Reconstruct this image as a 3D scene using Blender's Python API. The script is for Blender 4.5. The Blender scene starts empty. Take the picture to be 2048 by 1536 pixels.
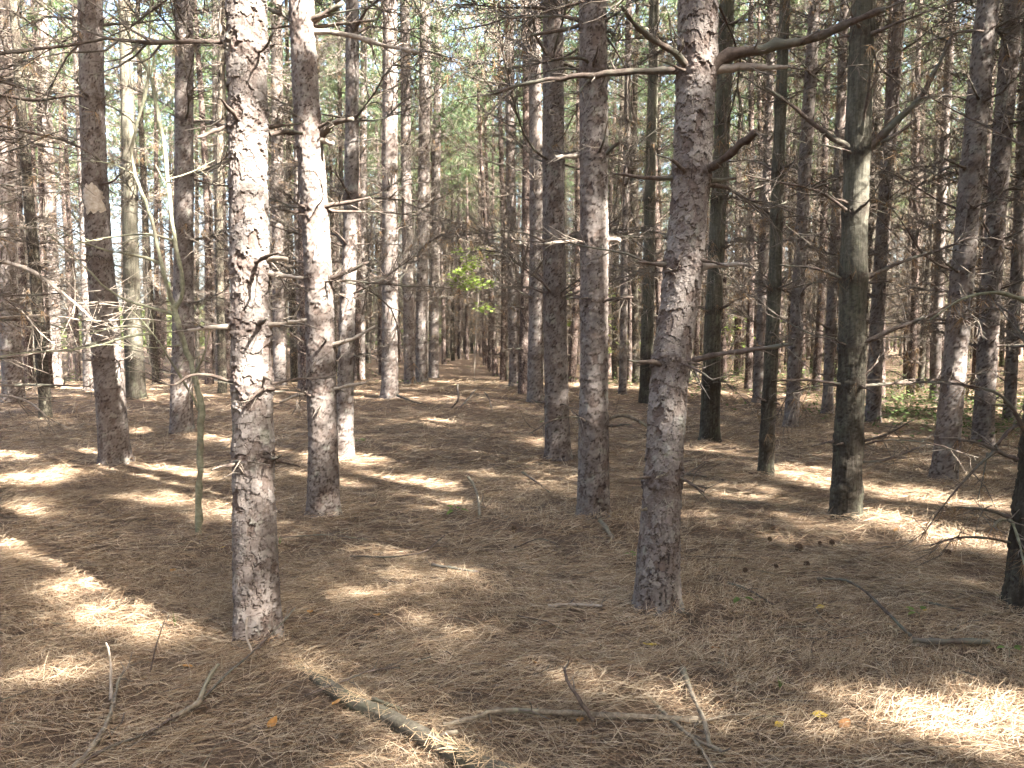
import bpy, math, random
import numpy as np
from mathutils import Vector, Matrix

sc = bpy.context.scene
COL = sc.collection
R = math.radians

# ---------------------------------------------------------------- camera, sky, sun, exposure
F_PX, CX, CY, HOR = 1500.0, 1024.0, 768.0, 668.0        # focal length and horizon in pixels of the 2048 x 1536 photograph
CAM = np.array([0.0, 0.0, 1.55])
PITCH = math.atan((CY - HOR) / F_PX)
cam_d = bpy.data.cameras.new("camera")
cam_d.sensor_width = 36.0
cam_d.lens = F_PX / 2048.0 * 36.0
cam_d.clip_start, cam_d.clip_end = 0.05, 2000.0
cam = bpy.data.objects.new("camera", cam_d)
cam.location = CAM
cam.rotation_euler = (math.pi / 2 - PITCH, 0, 0)
COL.objects.link(cam)
sc.camera = cam

SUN_AZ, SUN_EL = R(127.0), R(40.0)                        # clockwise from +Y: behind the camera, to its right
SUN = np.array([math.sin(SUN_AZ) * math.cos(SUN_EL), math.cos(SUN_AZ) * math.cos(SUN_EL), math.sin(SUN_EL)])
world = bpy.data.worlds.new("World")
sc.world = world
world.use_nodes = True
wn = world.node_tree
sky = wn.nodes.new("ShaderNodeTexSky")
sky.sky_type = 'NISHITA'
sky.sun_disc = False
sky.sun_elevation = SUN_EL
sky.sun_rotation = SUN_AZ
sky.air_density, sky.dust_density, sky.ozone_density = 1.0, 5.0, 1.0
wn.links.new(sky.outputs[0], wn.nodes["Background"].inputs[0])
wn.nodes["Background"].inputs[1].default_value = 0.075
sun_d = bpy.data.lights.new("sun", 'SUN')
sun_d.energy = 5.0
sun_d.angle = R(0.53)
sun_d.color = (1.0, 0.975, 0.925)
sun = bpy.data.objects.new("sun", sun_d)
sun.rotation_euler = Vector(SUN).to_track_quat('Z', 'Y').to_euler()
sun.location = (10, -8, 30)
COL.objects.link(sun)

sc.view_settings.view_transform = 'Standard'
sc.view_settings.look = 'None'
sc.view_settings.gamma = 1.0
sc.view_settings.exposure = 4.2
sc.render.engine = 'CYCLES'
sc.cycles.max_bounces = 5
sc.cycles.diffuse_bounces = 3
sc.cycles.glossy_bounces = 2
sc.cycles.transmission_bounces = 3
sc.cycles.use_denoising = True
sc.cycles.use_adaptive_sampling = True
sc.cycles.adaptive_threshold = 0.03
sc.cycles.sample_clamp_indirect = 6.0

# ---------------------------------------------------------------- small numeric helpers
def h01(*k):
    """hash of integer arrays to 0..1"""
    a = np.zeros(np.broadcast(*[np.asarray(q) for q in k]).shape, dtype=np.uint64)
    for i, q in enumerate(k):
        a = (a * np.uint64(6364136223846793005) + (np.asarray(q).astype(np.int64) + 1013 * (i + 7)).astype(np.uint64) * np.uint64(2862933555777941757)) & np.uint64(0xFFFFFFFFFFFFFFFF)
        a ^= (a >> np.uint64(29))
        a = (a * np.uint64(0xBF58476D1CE4E5B9)) & np.uint64(0xFFFFFFFFFFFFFFFF)
        a ^= (a >> np.uint64(32))
    return (a & np.uint64(0xFFFFFF)).astype(np.float64) / float(0x1000000)

np.seterr(over='ignore')

def vnoise(x, y, z=0.0, seed=0):
    x, y, z = np.broadcast_arrays(np.asarray(x, float), np.asarray(y, float), np.asarray(z, float))
    xi, yi, zi = np.floor(x).astype(np.int64), np.floor(y).astype(np.int64), np.floor(z).astype(np.int64)
    fx, fy, fz = x - xi, y - yi, z - zi
    sx, sy, sz = fx * fx * (3 - 2 * fx), fy * fy * (3 - 2 * fy), fz * fz * (3 - 2 * fz)
    out = 0.0
    for a in (0, 1):
        wx = sx if a else 1 - sx
        for b in (0, 1):
            wy = sy if b else 1 - sy
            for c in (0, 1):
                wz = sz if c else 1 - sz
                out = out + wx * wy * wz * h01(xi + a, yi + b, zi + c, seed)
    return out * 2 - 1

def fbm(x, y, z=0.0, o=3, seed=0):
    s, a, f = 0.0, 1.0, 1.0
    for i in range(o):
        s = s + a * vnoise(np.asarray(x) * f, np.asarray(y) * f, np.asarray(z) * f, seed + i)
        a *= 0.5
        f *= 2.03
    return s

def sstep(a, b, x):
    t = np.clip((np.asarray(x, float) - a) / (b - a), 0, 1)
    return t * t * (3 - 2 * t)

def ground_z(x, y, fine=True):
    x, y = np.asarray(x, float), np.asarray(y, float)
    z = 0.20 * np.exp(-((y - 19.0) / 5.5) ** 2 - ((x + 1.0) / 11.0) ** 2)
    z = z + 0.45 * sstep(26, 80, y) - 0.10 * np.exp(-((y - 28) / 5.0) ** 2)
    z = z + 0.05 * vnoise(x * 0.22 + 3.1, y * 0.22, 0, 5) * sstep(2.0, 7.0, np.hypot(x, y))
    if fine:
        z = z + 0.022 * vnoise(x * 1.3, y * 1.3, 0, 11) + 0.012 * vnoise(x * 4.1, y * 4.1, 0, 12)
    return z

def ray(px, py):
    u, v = (px - CX) / F_PX, (CY - py) / F_PX
    cp, sp = math.cos(PITCH), math.sin(PITCH)
    return np.array([u, cp + v * sp, -sp + v * cp])

def hit(px, py, h=0.0):
    """where the sight line through a photograph pixel meets the ground (raised by h)"""
    d = ray(px, py)
    lo, hi = None, None
    t = 1.2
    prev = t
    while t < 200:
        p = CAM + d * t
        if p[2] < ground_z(p[0], p[1], False) + h:
            lo, hi = prev, t
            break
        prev = t
        t *= 1.02
    if lo is None:
        return CAM + d * 200
    for _ in range(30):
        m = 0.5 * (lo + hi)
        p = CAM + d * m
        if p[2] < ground_z(p[0], p[1], False) + h:
            hi = m
        else:
            lo = m
    return CAM + d * hi

def at(px, py, Y):
    """the point of the sight line at world distance Y"""
    d = ray(px, py)
    return CAM + d * (Y / d[1])

def project(p):
    q = np.asarray(p, float) - CAM
    cp, sp = math.cos(PITCH), math.sin(PITCH)
    f = q[..., 1] * cp - q[..., 2] * sp
    up = q[..., 1] * sp + q[..., 2] * cp
    return CX + F_PX * q[..., 0] / f, CY - F_PX * up / f, f

# ---------------------------------------------------------------- mesh helpers
class Geo:
    def __init__(self):
        self.v, self.fq, self.ft, self.mq, self.mt, self.c, self.n = [], [], [], [], [], [], 0
    def add(self, v, q=None, t=None, mat=0, col=None):
        v = np.asarray(v, float).reshape(-1, 3)
        if q is not None and len(q):
            self.fq.append(np.asarray(q, np.int64).reshape(-1, 4) + self.n)
            self.mq.append(np.full(len(self.fq[-1]), mat, np.int32))
        if t is not None and len(t):
            self.ft.append(np.asarray(t, np.int64).reshape(-1, 3) + self.n)
            self.mt.append(np.full(len(self.ft[-1]), mat, np.int32))
        self.v.append(v)
        if col is not None:
            c = np.asarray(col, float)
            self.c.append(np.broadcast_to(c, (len(v), c.shape[-1])))
        else:
            self.c.append(np.zeros((len(v), 3)))
        self.n += len(v)
        return self
    def tube(self, p, r, s=6, mat=0, cap=True, col=None):
        p = np.asarray(p, float)
        r = np.broadcast_to(np.asarray(r, float), (len(p),))
        t = np.gradient(p, axis=0)
        t /= np.linalg.norm(t, axis=1)[:, None] + 1e-12
        m = t.mean(0)
        ref = np.eye(3)[int(np.argmin(np.abs(m)))]
        n1 = np.cross(t, ref)
        n1 /= np.linalg.norm(n1, axis=1)[:, None] + 1e-12
        n2 = np.cross(t, n1)
        a = np.arange(s) * (2 * math.pi / s)
        v = p[:, None, :] + r[:, None, None] * (np.cos(a)[None, :, None] * n1[:, None, :] + np.sin(a)[None, :, None] * n2[:, None, :])
        v = v.reshape(-1, 3)
        k = len(p)
        i = np.arange(k - 1)[:, None] * s
        j = np.arange(s)[None, :]
        j2 = (j + 1) % s
        q = np.stack([i + j, i + s + j, i + s + j2, i + j2], -1).reshape(-1, 4)
        tr = None
        if cap:
            v = np.vstack([v, p[-1] + t[-1] * r[-1] * 0.35])
            b = (k - 1) * s
            tr = np.stack([b + np.arange(s), np.full(s, k * s), b + (np.arange(s) + 1) % s], -1)
        return self.add(v, q, tr, mat, col)
    def merge(self, g, M=None, T=None, scale=1.0, matoff=0):
        v = np.vstack(g.v) * scale
        if M is not None:
            v = v @ np.asarray(M).T
        if T is not None:
            v = v + np.asarray(T)
        for f, m in zip(g.fq, g.mq):
            self.fq.append(f + self.n)
            self.mq.append(m + matoff)
        for f, m in zip(g.ft, g.mt):
            self.ft.append(f + self.n)
            self.mt.append(m + matoff)
        self.v.append(v)
        self.c.append(np.vstack(g.c))
        self.n += len(v)
        return self
    def mesh(self, name, mats, smooth=True, attr=None):
        me = bpy.data.meshes.new(name)
        v = np.vstack(self.v)
        q = np.vstack(self.fq) if self.fq else np.zeros((0, 4), np.int64)
        t = np.vstack(self.ft) if self.ft else np.zeros((0, 3), np.int64)
        mi = np.concatenate([np.concatenate(self.mq) if self.mq else np.zeros(0, np.int32), np.concatenate(self.mt) if self.mt else np.zeros(0, np.int32)])
        loops = np.concatenate([q.ravel(), t.ravel()]).astype(np.int32)
        start = np.concatenate([np.arange(len(q)) * 4, len(q) * 4 + np.arange(len(t)) * 3]).astype(np.int32)
        me.vertices.add(len(v))
        me.vertices.foreach_set("co", v.astype(np.float32).ravel())
        me.loops.add(len(loops))
        me.loops.foreach_set("vertex_index", loops)
        me.polygons.add(len(start))
        me.polygons.foreach_set("loop_start", start)
        me.polygons.foreach_set("material_index", mi.astype(np.int32))
        me.polygons.foreach_set("use_smooth", np.full(len(start), smooth))
        me.update(calc_edges=True)
        if attr:
            a = me.attributes.new(attr, 'FLOAT_COLOR', 'POINT')
            c = np.vstack(self.c)
            a.data.foreach_set("color", np.hstack([c[:, :3], np.ones((len(c), 1))]).astype(np.float32).ravel())
        for m in (mats if isinstance(mats, (list, tuple)) else [mats]):
            me.materials.append(m)
        return me

def link(name, data, parent=None, loc=None, rot=None, scale=None):
    o = bpy.data.objects.new(name, data)
    COL.objects.link(o)
    if parent is not None:
        o.parent = parent
    if loc is not None:
        o.location = loc
    if rot is not None:
        o.rotation_euler = rot
    if scale is not None:
        o.scale = scale if hasattr(scale, '__len__') else (scale,) * 3
    return o

def tag(o, label=None, cat=None, group=None, kind=None):
    for k, v in (("label", label), ("category", cat), ("group", group), ("kind", kind)):
        if v:
            o[k] = v
    return o

def rotz(a):
    c, s = math.cos(a), math.sin(a)
    return np.array([[c, -s, 0], [s, c, 0], [0, 0, 1.0]])

# ---------------------------------------------------------------- materials
class NT:
    def __init__(self, name):
        self.m = bpy.data.materials.new(name)
        self.m.use_nodes = True
        self.t = self.m.node_tree
        self.b = self.t.nodes["Principled BSDF"]
        self.b.inputs["Specular IOR Level"].default_value = 0.15
        self.b.inputs["Roughness"].default_value = 0.9
        self.o = self.t.nodes["Material Output"]
    def put(self, sock, v):
        if isinstance(v, bpy.types.NodeSocket):
            self.t.links.new(v, sock)
        elif isinstance(v, (tuple, list)) and sock.type == 'RGBA' and len(v) == 3:
            sock.default_value = (*v, 1.0)
        else:
            sock.default_value = v
    def coord(self, kind="Object"):
        return self.t.nodes.new("ShaderNodeTexCoord").outputs[kind]
    def mapping(self, vec, scale):
        n = self.t.nodes.new("ShaderNodeMapping")
        n.inputs["Scale"].default_value = scale
        self.t.links.new(vec, n.inputs["Vector"])
        return n.outputs[0]
    def attr(self, name):
        n = self.t.nodes.new("ShaderNodeAttribute")
        n.attribute_name = name
        return n
    def sep(self, c):
        n = self.t.nodes.new("ShaderNodeSeparateColor")
        self.t.links.new(c, n.inputs[0])
        return n.outputs
    def noise(self, vec, scale, detail=3, rough=0.55, dist=0.0):
        n = self.t.nodes.new("ShaderNodeTexNoise")
        self.t.links.new(vec, n.inputs["Vector"])
        n.inputs["Scale"].default_value = scale
        n.inputs["Detail"].default_value = detail
        n.inputs["Roughness"].default_value = rough
        n.inputs["Distortion"].default_value = dist
        return n.outputs
    def voro(self, vec, scale, feature='F1'):
        n = self.t.nodes.new("ShaderNodeTexVoronoi")
        n.feature = feature
        self.t.links.new(vec, n.inputs["Vector"])
        n.inputs["Scale"].default_value = scale
        return n.outputs
    def ramp(self, fac, stops):
        n = self.t.nodes.new("ShaderNodeValToRGB")
        self.t.links.new(fac, n.inputs[0])
        e = n.color_ramp.elements
        while len(e) < len(stops):
            e.new(0.5)
        for k, (p, c) in enumerate(stops):
            e[k].position = p
            e[k].color = (*c, 1) if len(c) == 3 else c
        return n.outputs[0]
    def mix(self, fac, a, b, mode='MIX'):
        n = self.t.nodes.new("ShaderNodeMix")
        n.data_type = 'RGBA'
        n.blend_type = mode
        self.put(n.inputs[0], fac)
        self.put(n.inputs[6], a)
        self.put(n.inputs[7], b)
        return n.outputs[2]
    def math(self, op, a, b=0.0, clamp=False):
        n = self.t.nodes.new("ShaderNodeMath")
        n.operation = op
        n.use_clamp = clamp
        self.put(n.inputs[0], a)
        self.put(n.inputs[1], b)
        return n.outputs[0]
    def maprange(self, v, a, b, c=0.0, d=1.0):
        n = self.t.nodes.new("ShaderNodeMapRange")
        self.t.links.new(v, n.inputs[0])
        for k, q in enumerate((a, b, c, d)):
            n.inputs[k + 1].default_value = q
        return n.outputs[0]
    def objrand(self):
        return self.t.nodes.new("ShaderNodeObjectInfo").outputs["Random"]
    def bump(self, height, strength, dist):
        n = self.t.nodes.new("ShaderNodeBump")
        n.inputs["Strength"].default_value = strength
        n.inputs["Distance"].default_value = dist
        self.t.links.new(height, n.inputs["Height"])
        self.t.links.new(n.outputs[0], self.b.inputs["Normal"])
    def color(self, c):
        self.put(self.b.inputs["Base Color"], c)
        return self
    def translucent(self, c, fac=0.4):
        tr = self.t.nodes.new("ShaderNodeBsdfTranslucent")
        self.put(tr.inputs[0], c)
        mx = self.t.nodes.new("ShaderNodeMixShader")
        mx.inputs[0].default_value = fac
        self.t.links.new(self.b.outputs[0], mx.inputs[1])
        self.t.links.new(tr.outputs[0], mx.inputs[2])
        self.t.links.new(mx.outputs[0], self.o.inputs[0])

M = {}
# plated reddish bark of the near trees: the attribute holds (plate tone, cracks with painted shade under plate edges, collar at the whorls)
n = NT("red_pine_bark")
co = n.coord()
at_ = n.sep(n.attr("bark").outputs["Color"])
base = n.ramp(at_[0], [(0.0, (0.104, 0.073, 0.056)), (0.25, (0.140, 0.107, 0.088)), (0.45, (0.180, 0.149, 0.127)), (0.75, (0.232, 0.202, 0.177)), (1.0, (0.300, 0.268, 0.240))])
nz = n.noise(co, 55, 4, 0.65)
base = n.mix(n.maprange(nz[0], 0.35, 0.7), n.mix(0.35, base, (0.16, 0.10, 0.08), 'MULTIPLY'), base)
lich = n.maprange(n.noise(n.mapping(co, (1, 1, 0.6)), 9, 4, 0.6)[0], 0.60, 0.70, 0, 0.45)
base = n.mix(lich, base, (0.33, 0.34, 0.27))
base = n.mix(at_[1], base, (0.036, 0.023, 0.018))
base = n.mix(n.math('MULTIPLY', n.objrand(), 0.45), base, n.mix(1.0, base, (0.72, 0.66, 0.64), 'MULTIPLY'))
base = n.mix(n.math('MULTIPLY', at_[2], n.maprange(n.noise(co, 40, 3)[0], 0.3, 0.6, 0.25, 1.0)), base, (0.060, 0.040, 0.032))
n.color(base)
n.bump(nz[0], 0.35, 0.003)
M['bark'] = n.m
# smooth grey-green bark with a dark furrowed foot
n = NT("white_pine_bark")
co = n.coord()
at_ = n.sep(n.attr("bark").outputs["Color"])
base = n.ramp(at_[0], [(0.0, (0.066, 0.054, 0.041)), (0.5, (0.110, 0.098, 0.074)), (1.0, (0.165, 0.152, 0.115))])
nz = n.noise(co, 40, 4, 0.65)
base = n.mix(n.maprange(nz[0], 0.35, 0.7), n.mix(0.6, base, (0.3, 0.28, 0.24), 'MULTIPLY'), base)
base = n.mix(n.maprange(n.noise(n.mapping(co, (1, 1, 0.4)), 7, 4, 0.6)[0], 0.54, 0.70, 0, 0.45), base, (0.10, 0.11, 0.066))
base = n.mix(at_[1], base, (0.035, 0.028, 0.022))
base = n.mix(n.math('MULTIPLY', at_[2], n.maprange(n.noise(co, 22, 4, 0.7)[0], 0.32, 0.62, 0.15, 0.95)), base, (0.045, 0.034, 0.025))
stv = n.noise(n.mapping(co, (1, 1, 0.07)), 45, 4, 0.65)[0]
base = n.mix(n.maprange(stv, 0.38, 0.60, 0.6, 0.0), base, n.mix(1.0, base, (0.38, 0.34, 0.30), 'MULTIPLY'))
n.color(base)
n.bump(n.math('ADD', nz[0], n.math('MULTIPLY', stv, 1.3)), 0.7, 0.006)
M['wbark'] = n.m

def far_bark(name, stops, dark):
    n = NT(name)
    co = n.coord()
    cm = n.mapping(co, (1, 1, 0.55))
    nz = n.noise(co, 14, 4, 0.6)
    wv = n.t.nodes.new("ShaderNodeVectorMath")
    wv.operation = 'MULTIPLY_ADD'
    n.t.links.new(nz[1], wv.inputs[0])
    wv.inputs[1].default_value = (0.03, 0.03, 0.03)
    n.t.links.new(cm, wv.inputs[2])
    cell = n.sep(n.voro(wv.outputs[0], 26)["Color"])[0]
    edge = n.voro(wv.outputs[0], 26, 'DISTANCE_TO_EDGE')["Distance"]
    base = n.ramp(cell, stops)
    base = n.mix(n.maprange(nz[0], 0.35, 0.7), n.mix(0.5, base, (0.35, 0.3, 0.28), 'MULTIPLY'), base)
    base = n.mix(n.math('MULTIPLY', n.objrand(), 0.35), base, n.mix(1.0, base, (0.62, 0.62, 0.66), 'MULTIPLY'))
    crack_dark = n.maprange(edge, 0.02, 0.12, 1.0, 0.0)
    base = n.mix(crack_dark, base, dark)
    base = n.mix(n.sep(n.attr("bark").outputs["Color"])[2], base, (0.05, 0.036, 0.03))
    base = n.mix(1.0, base, (1.0, 0.97, 0.92), 'MULTIPLY')
    n.color(base)
    n.bump(n.math('ADD', n.math('MULTIPLY', n.maprange(edge, 0.0, 0.15), 0.7), n.math('MULTIPLY', nz[0], 0.4)), 0.7, 0.010)
    return n.m
M['fbark'] = far_bark("far_red_bark", [(0.0, (0.092, 0.062, 0.051)), (0.35, (0.145, 0.110, 0.094)), (0.7, (0.210, 0.172, 0.152)), (1.0, (0.130, 0.090, 0.074))], (0.030, 0.020, 0.016))
M['fwbark'] = far_bark("far_grey_bark", [(0.0, (0.07, 0.06, 0.045)), (0.5, (0.115, 0.104, 0.078)), (1.0, (0.165, 0.152, 0.115))], (0.03, 0.025, 0.02))

def wood(name, a, b, c=None, sc_=30):
    n = NT(name)
    co = n.coord()
    nz = n.noise(n.mapping(co, (1, 1, 1)), sc_, 4, 0.65)
    base = n.ramp(nz[0], [(0.3, a), (0.7, b)])
    rnd = n.objrand()
    base = n.mix(n.math('MULTIPLY', rnd, 0.5), base, n.mix(1.0, base, (0.6, 0.55, 0.5), 'MULTIPLY'))
    if c:
        base = n.mix(n.maprange(n.noise(co, 5, 3)[0], 0.5, 0.62, 0, 0.8), base, c)
    n.color(base)
    n.bump(nz[0], 0.8, 0.006)
    return n.m
M['dead'] = wood("dead_branch_wood", (0.052, 0.037, 0.029), (0.155, 0.118, 0.094), (0.12, 0.115, 0.085))
M['twig'] = wood("dead_twig_wood", (0.070, 0.056, 0.043), (0.225, 0.186, 0.148))
M['pale'] = wood("pale_dead_wood", (0.22, 0.175, 0.135), (0.40, 0.34, 0.275))
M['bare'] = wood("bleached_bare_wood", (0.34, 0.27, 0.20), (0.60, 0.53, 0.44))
M['grey'] = wood("weathered_grey_wood", (0.088, 0.066, 0.046), (0.28, 0.232, 0.170), (0.175, 0.155, 0.105), 40)
M['mossy'] = wood("mossy_log_bark", (0.045, 0.036, 0.025), (0.160, 0.137, 0.098), (0.088, 0.083, 0.050), 34)
M['sapling'] = wood("young_green_bark", (0.125, 0.120, 0.076), (0.275, 0.265, 0.18), (0.12, 0.10, 0.07), 30)

def needle_mat(name, col, tr, fac=0.35, var=0.5):
    n = NT(name)
    c = n.mix(1.0, col, n.attr("tint").outputs["Color"], 'MULTIPLY')
    n.color(c)
    n.translucent(n.mix(1.0, tr, n.attr("tint").outputs["Color"], 'MULTIPLY'), fac)
    return n.m
M['needle'] = needle_mat("green_needles", (0.112, 0.152, 0.085), (0.15, 0.20, 0.10))
M['brownneedle'] = needle_mat("dead_brown_needles", (0.22, 0.14, 0.075), (0.20, 0.12, 0.055), 0.3)
M['litter'] = needle_mat("fallen_needles", (1, 1, 1), (1, 1, 1), 0.12)
M['leaf'] = needle_mat("broad_leaves", (0.125, 0.17, 0.055), (0.20, 0.27, 0.065), 0.45)
M['farleaf'] = needle_mat("woodland_leaves", (0.085, 0.115, 0.05), (0.10, 0.14, 0.045), 0.3)
M['yleaf'] = needle_mat("autumn_leaf", (1, 1, 1), (1, 1, 1), 0.25)

n = NT("forest_floor")
co = n.coord()
n1 = n.noise(n.mapping(co, (1, 1, 1)), 0.9, 5, 0.6)
n2 = n.noise(co, 38, 5, 0.7, 1.5)
n3 = n.noise(n.mapping(co, (1, 0.35, 1)), 95, 3, 0.7, 2.0)
base = n.ramp(n2[0], [(0.32, (0.036, 0.024, 0.017)), (0.50, (0.142, 0.096, 0.064)), (0.68, (0.275, 0.195, 0.130))])
base = n.mix(n.maprange(n3[0], 0.40, 0.62), n.mix(0.55, base, (0.42, 0.36, 0.30), 'MULTIPLY'), base)
base = n.mix(n.maprange(n1[0], 0.35, 0.65, 0.0, 0.45), base, (0.165, 0.103, 0.062))
n.color(base)
n.bump(n.math('ADD', n2[0], n.math('MULTIPLY', n3[0], 0.6)), 0.9, 0.03)
M['floor'] = n.m

# ---------------------------------------------------------------- the ground
def grid_axis(parts):
    out = []
    for a, b, s in parts:
        out.append(np.arange(a, b, s))
    out.append(np.array([parts[-1][1]]))
    return np.concatenate(out)

gx = grid_axis([(-600, -60, 60), (-60, -16, 2.0), (-16, -6, 0.4), (-6, 6, 0.12), (6, 16, 0.4), (16, 60, 2.0), (60, 600, 60)])
gy = grid_axis([(-200, -30, 20), (-30, 1, 1.0), (1, 12, 0.12), (12, 30, 0.4), (30, 100, 2.0), (100, 1000, 50)])
GX, GY = np.meshgrid(gx, gy)
GZ = ground_z(GX, GY)
k = len(gx)
ii = (np.arange(len(gy) - 1)[:, None] * k + np.arange(k - 1)[None, :]).ravel()
g = Geo()
g.add(np.stack([GX.ravel(), GY.ravel(), GZ.ravel()], -1), np.stack([ii, ii + 1, ii + k + 1, ii + k], -1))
ground = link("ground", g.mesh("ground", M['floor']))
tag(ground, "forest floor covered in brown pine needles between the tree rows", None, None, "structure")

# ---------------------------------------------------------------- dead branches
def gen_branch(rng, L, r0, lift, curve, ntw, sub=2, sides=6, needles=0, mats=(0, 1, 2), thick=0.0018):
    """a dead branch along +X from the origin, z up"""
    g = Geo()
    nseg = 8
    s = np.linspace(0, 1, nseg)
    pitch = lift + curve * s + np.cumsum(rng.normal(0, 0.15, nseg))
    yaw = np.cumsum(rng.normal(0, 0.17, nseg))
    d = np.stack([np.cos(pitch) * np.cos(yaw), np.cos(pitch) * np.sin(yaw), np.sin(pitch)], -1)
    p = np.vstack([[0, 0, 0], np.cumsum(d[:-1] * L / (nseg - 1), 0)])
    r = r0 * (1 - 0.72 * s ** 0.8) * (1 + rng.normal(0, 0.14, nseg))
    r[0] *= 1.35
    g.tube(p, r, sides, mats[0])
    tips = [p[-1]]
    for kk in range(ntw):
        f = rng.uniform(0.18, 1.0)
        o = np.array([np.interp(f, s, p[:, a]) for a in range(3)])
        dd = np.array([np.interp(f, s, d[:, a]) for a in range(3)])
        side = rng.choice([-1, 1]) * rng.uniform(0.5, 1.15)
        yw = math.atan2(dd[1], dd[0]) + side
        pt = math.asin(np.clip(dd[2], -1, 1)) + rng.normal(0.0, 0.45)
        tl = L * rng.uniform(0.14, 0.46) * (1.15 - 0.6 * f)
        m = 5
        ss = np.linspace(0, 1, m)
        pp = pt + rng.normal(0, 0.5) * ss + np.cumsum(rng.normal(0, 0.12, m))
        yy = yw - 0.35 * side * ss + np.cumsum(rng.normal(0, 0.12, m))
        td = np.stack([np.cos(pp) * np.cos(yy), np.cos(pp) * np.sin(yy), np.sin(pp)], -1)
        tp = o + np.vstack([[0, 0, 0], np.cumsum(td[:-1] * tl / (m - 1), 0)])
        tr0 = min(0.45 * r0 * (1.1 - 0.7 * f), 0.0065) + thick
        g.tube(tp, tr0 * (1 - 0.7 * ss), 3, mats[1], cap=False)
        tips.append(tp[-1])
        for _ in range(rng.integers(0, sub + 1)):
            f2 = rng.uniform(0.3, 1.0)
            o2 = np.array([np.interp(f2, ss, tp[:, a]) for a in range(3)])
            y2 = yy[-1] + rng.choice([-1, 1]) * rng.uniform(0.4, 1.2)
            p2 = pp[-1] + rng.normal(0, 0.5)
            l2 = tl * rng.uniform(0.2, 0.55)
            e2 = o2 + l2 * np.array([math.cos(p2) * math.cos(y2), math.cos(p2) * math.sin(y2), math.sin(p2)])
            mid = 0.5 * (o2 + e2) + rng.normal(0, 0.06 * l2, 3)
            g.tube(np.array([o2, mid, e2]), np.array([0.7, 0.55, 0.3]) * tr0 * 0.8, 3, mats[1], cap=False)
            tips.append(e2)
    if needles:
        for tp_ in tips[:needles]:
            add_tuft(g, rng, tp_, 0.11, 12, 0.0022, mats[2], droop=1.0)
    return g

def fine_twigs(g, rng, o, rw, cnt, lmin, lmax, r0, mat=1):
    """short brittle twigs standing out round a whorl at o"""
    for _ in range(cnt):
        a = rng.uniform(0, 6.283)
        L = rng.uniform(lmin, lmax)
        pt = rng.normal(0.12, 0.28)
        m = 4
        aa = a + np.cumsum(rng.normal(0, 0.10, m))
        pp = pt + np.cumsum(rng.normal(0, 0.12, m))
        d = np.stack([np.cos(pp) * np.cos(aa), np.cos(pp) * np.sin(aa), np.sin(pp)], -1)
        p0 = np.array([o[0] + math.cos(a) * rw, o[1] + math.sin(a) * rw, o[2] + rng.normal(0, 0.05)])
        p = p0 + np.vstack([[0, 0, 0], np.cumsum(d[:-1] * L / (m - 1), 0)])
        g.tube(p, r0 * rng.uniform(0.7, 1.3) * np.array([1.2, 0.85, 0.65, 0.35]), 3, mat, cap=False)
        for _ in range(int(rng.integers(0, 3))):
            i = int(rng.integers(1, m))
            v = d[i] + rng.normal(0, 0.7, 3)
            v /= np.linalg.norm(v)
            q = p[i] + v * L * rng.uniform(0.2, 0.5)
            g.tube(np.array([p[i], 0.5 * (p[i] + q) + rng.normal(0, 0.02 * L, 3), q]), r0 * 0.6 * np.array([0.8, 0.6, 0.35]), 3, mat, cap=False)

def add_tuft(g, rng, o, ln, cnt, w, mat, droop=0.0, axis=None, tint=None):
    d = rng.normal(0, 1, (cnt, 3))
    d[:, 2] -= droop * 1.2
    if axis is not None:
        d += np.asarray(axis) * 1.3
    d /= np.linalg.norm(d, axis=1)[:, None]
    sd = np.cross(d, rng.normal(0, 1, (cnt, 3)))
    sd /= np.linalg.norm(sd, axis=1)[:, None]
    l = ln * rng.uniform(0.7, 1.25, (cnt, 1))
    o = np.asarray(o)
    a, b, c = o - sd * w, o + sd * w, o + d * l + np.array([0, 0, -0.25 * ln * droop])
    v = np.stack([np.broadcast_to(a, (cnt, 3)), np.broadcast_to(b, (cnt, 3)), c], 1).reshape(-1, 3)
    t = np.arange(cnt * 3).reshape(-1, 3)
    tn = rng.uniform(0.65, 1.35, (cnt, 1)) * np.ones((1, 3)) if tint is None else np.broadcast_to(tint, (cnt, 3))
    g.add(v, None, t, mat, np.repeat(tn, 3, 0))

BM = [M['dead'], M['twig'], M['brownneedle']]
rngB = np.random.default_rng(7)
LIB = {'stub': [], 'mid': [], 'long': [], 'wlong': [], 'xlong': []}
for i in range(8):
    L = rngB.uniform(0.10, 0.30)
    LIB['stub'].append((L, gen_branch(rngB, L, rngB.uniform(0.008, 0.016), rngB.uniform(-0.1, 0.5), rngB.uniform(-0.3, 0.4), int(rngB.integers(0, 2)), 0, 7).mesh("branch_stub", BM, attr="tint")))
for i in range(12):
    L = rngB.uniform(0.45, 0.85)
    LIB['mid'].append((L, gen_branch(rngB, L, rngB.uniform(0.008, 0.014), rngB.uniform(-0.05, 0.45), rngB.uniform(-0.6, 0.5), int(rngB.integers(5, 11)), 2, 6).mesh("branch_mid", BM, attr="tint")))
for i in range(14):
    L = rngB.uniform(0.95, 1.65)
    LIB['long'].append((L, gen_branch(rngB, L, rngB.uniform(0.010, 0.017), rngB.uniform(-0.05, 0.5), rngB.uniform(-0.7, 0.6), int(rngB.integers(14, 24)), 3, 6, int(rngB.integers(0, 5))).mesh("branch_long", BM, attr="tint")))
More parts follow.
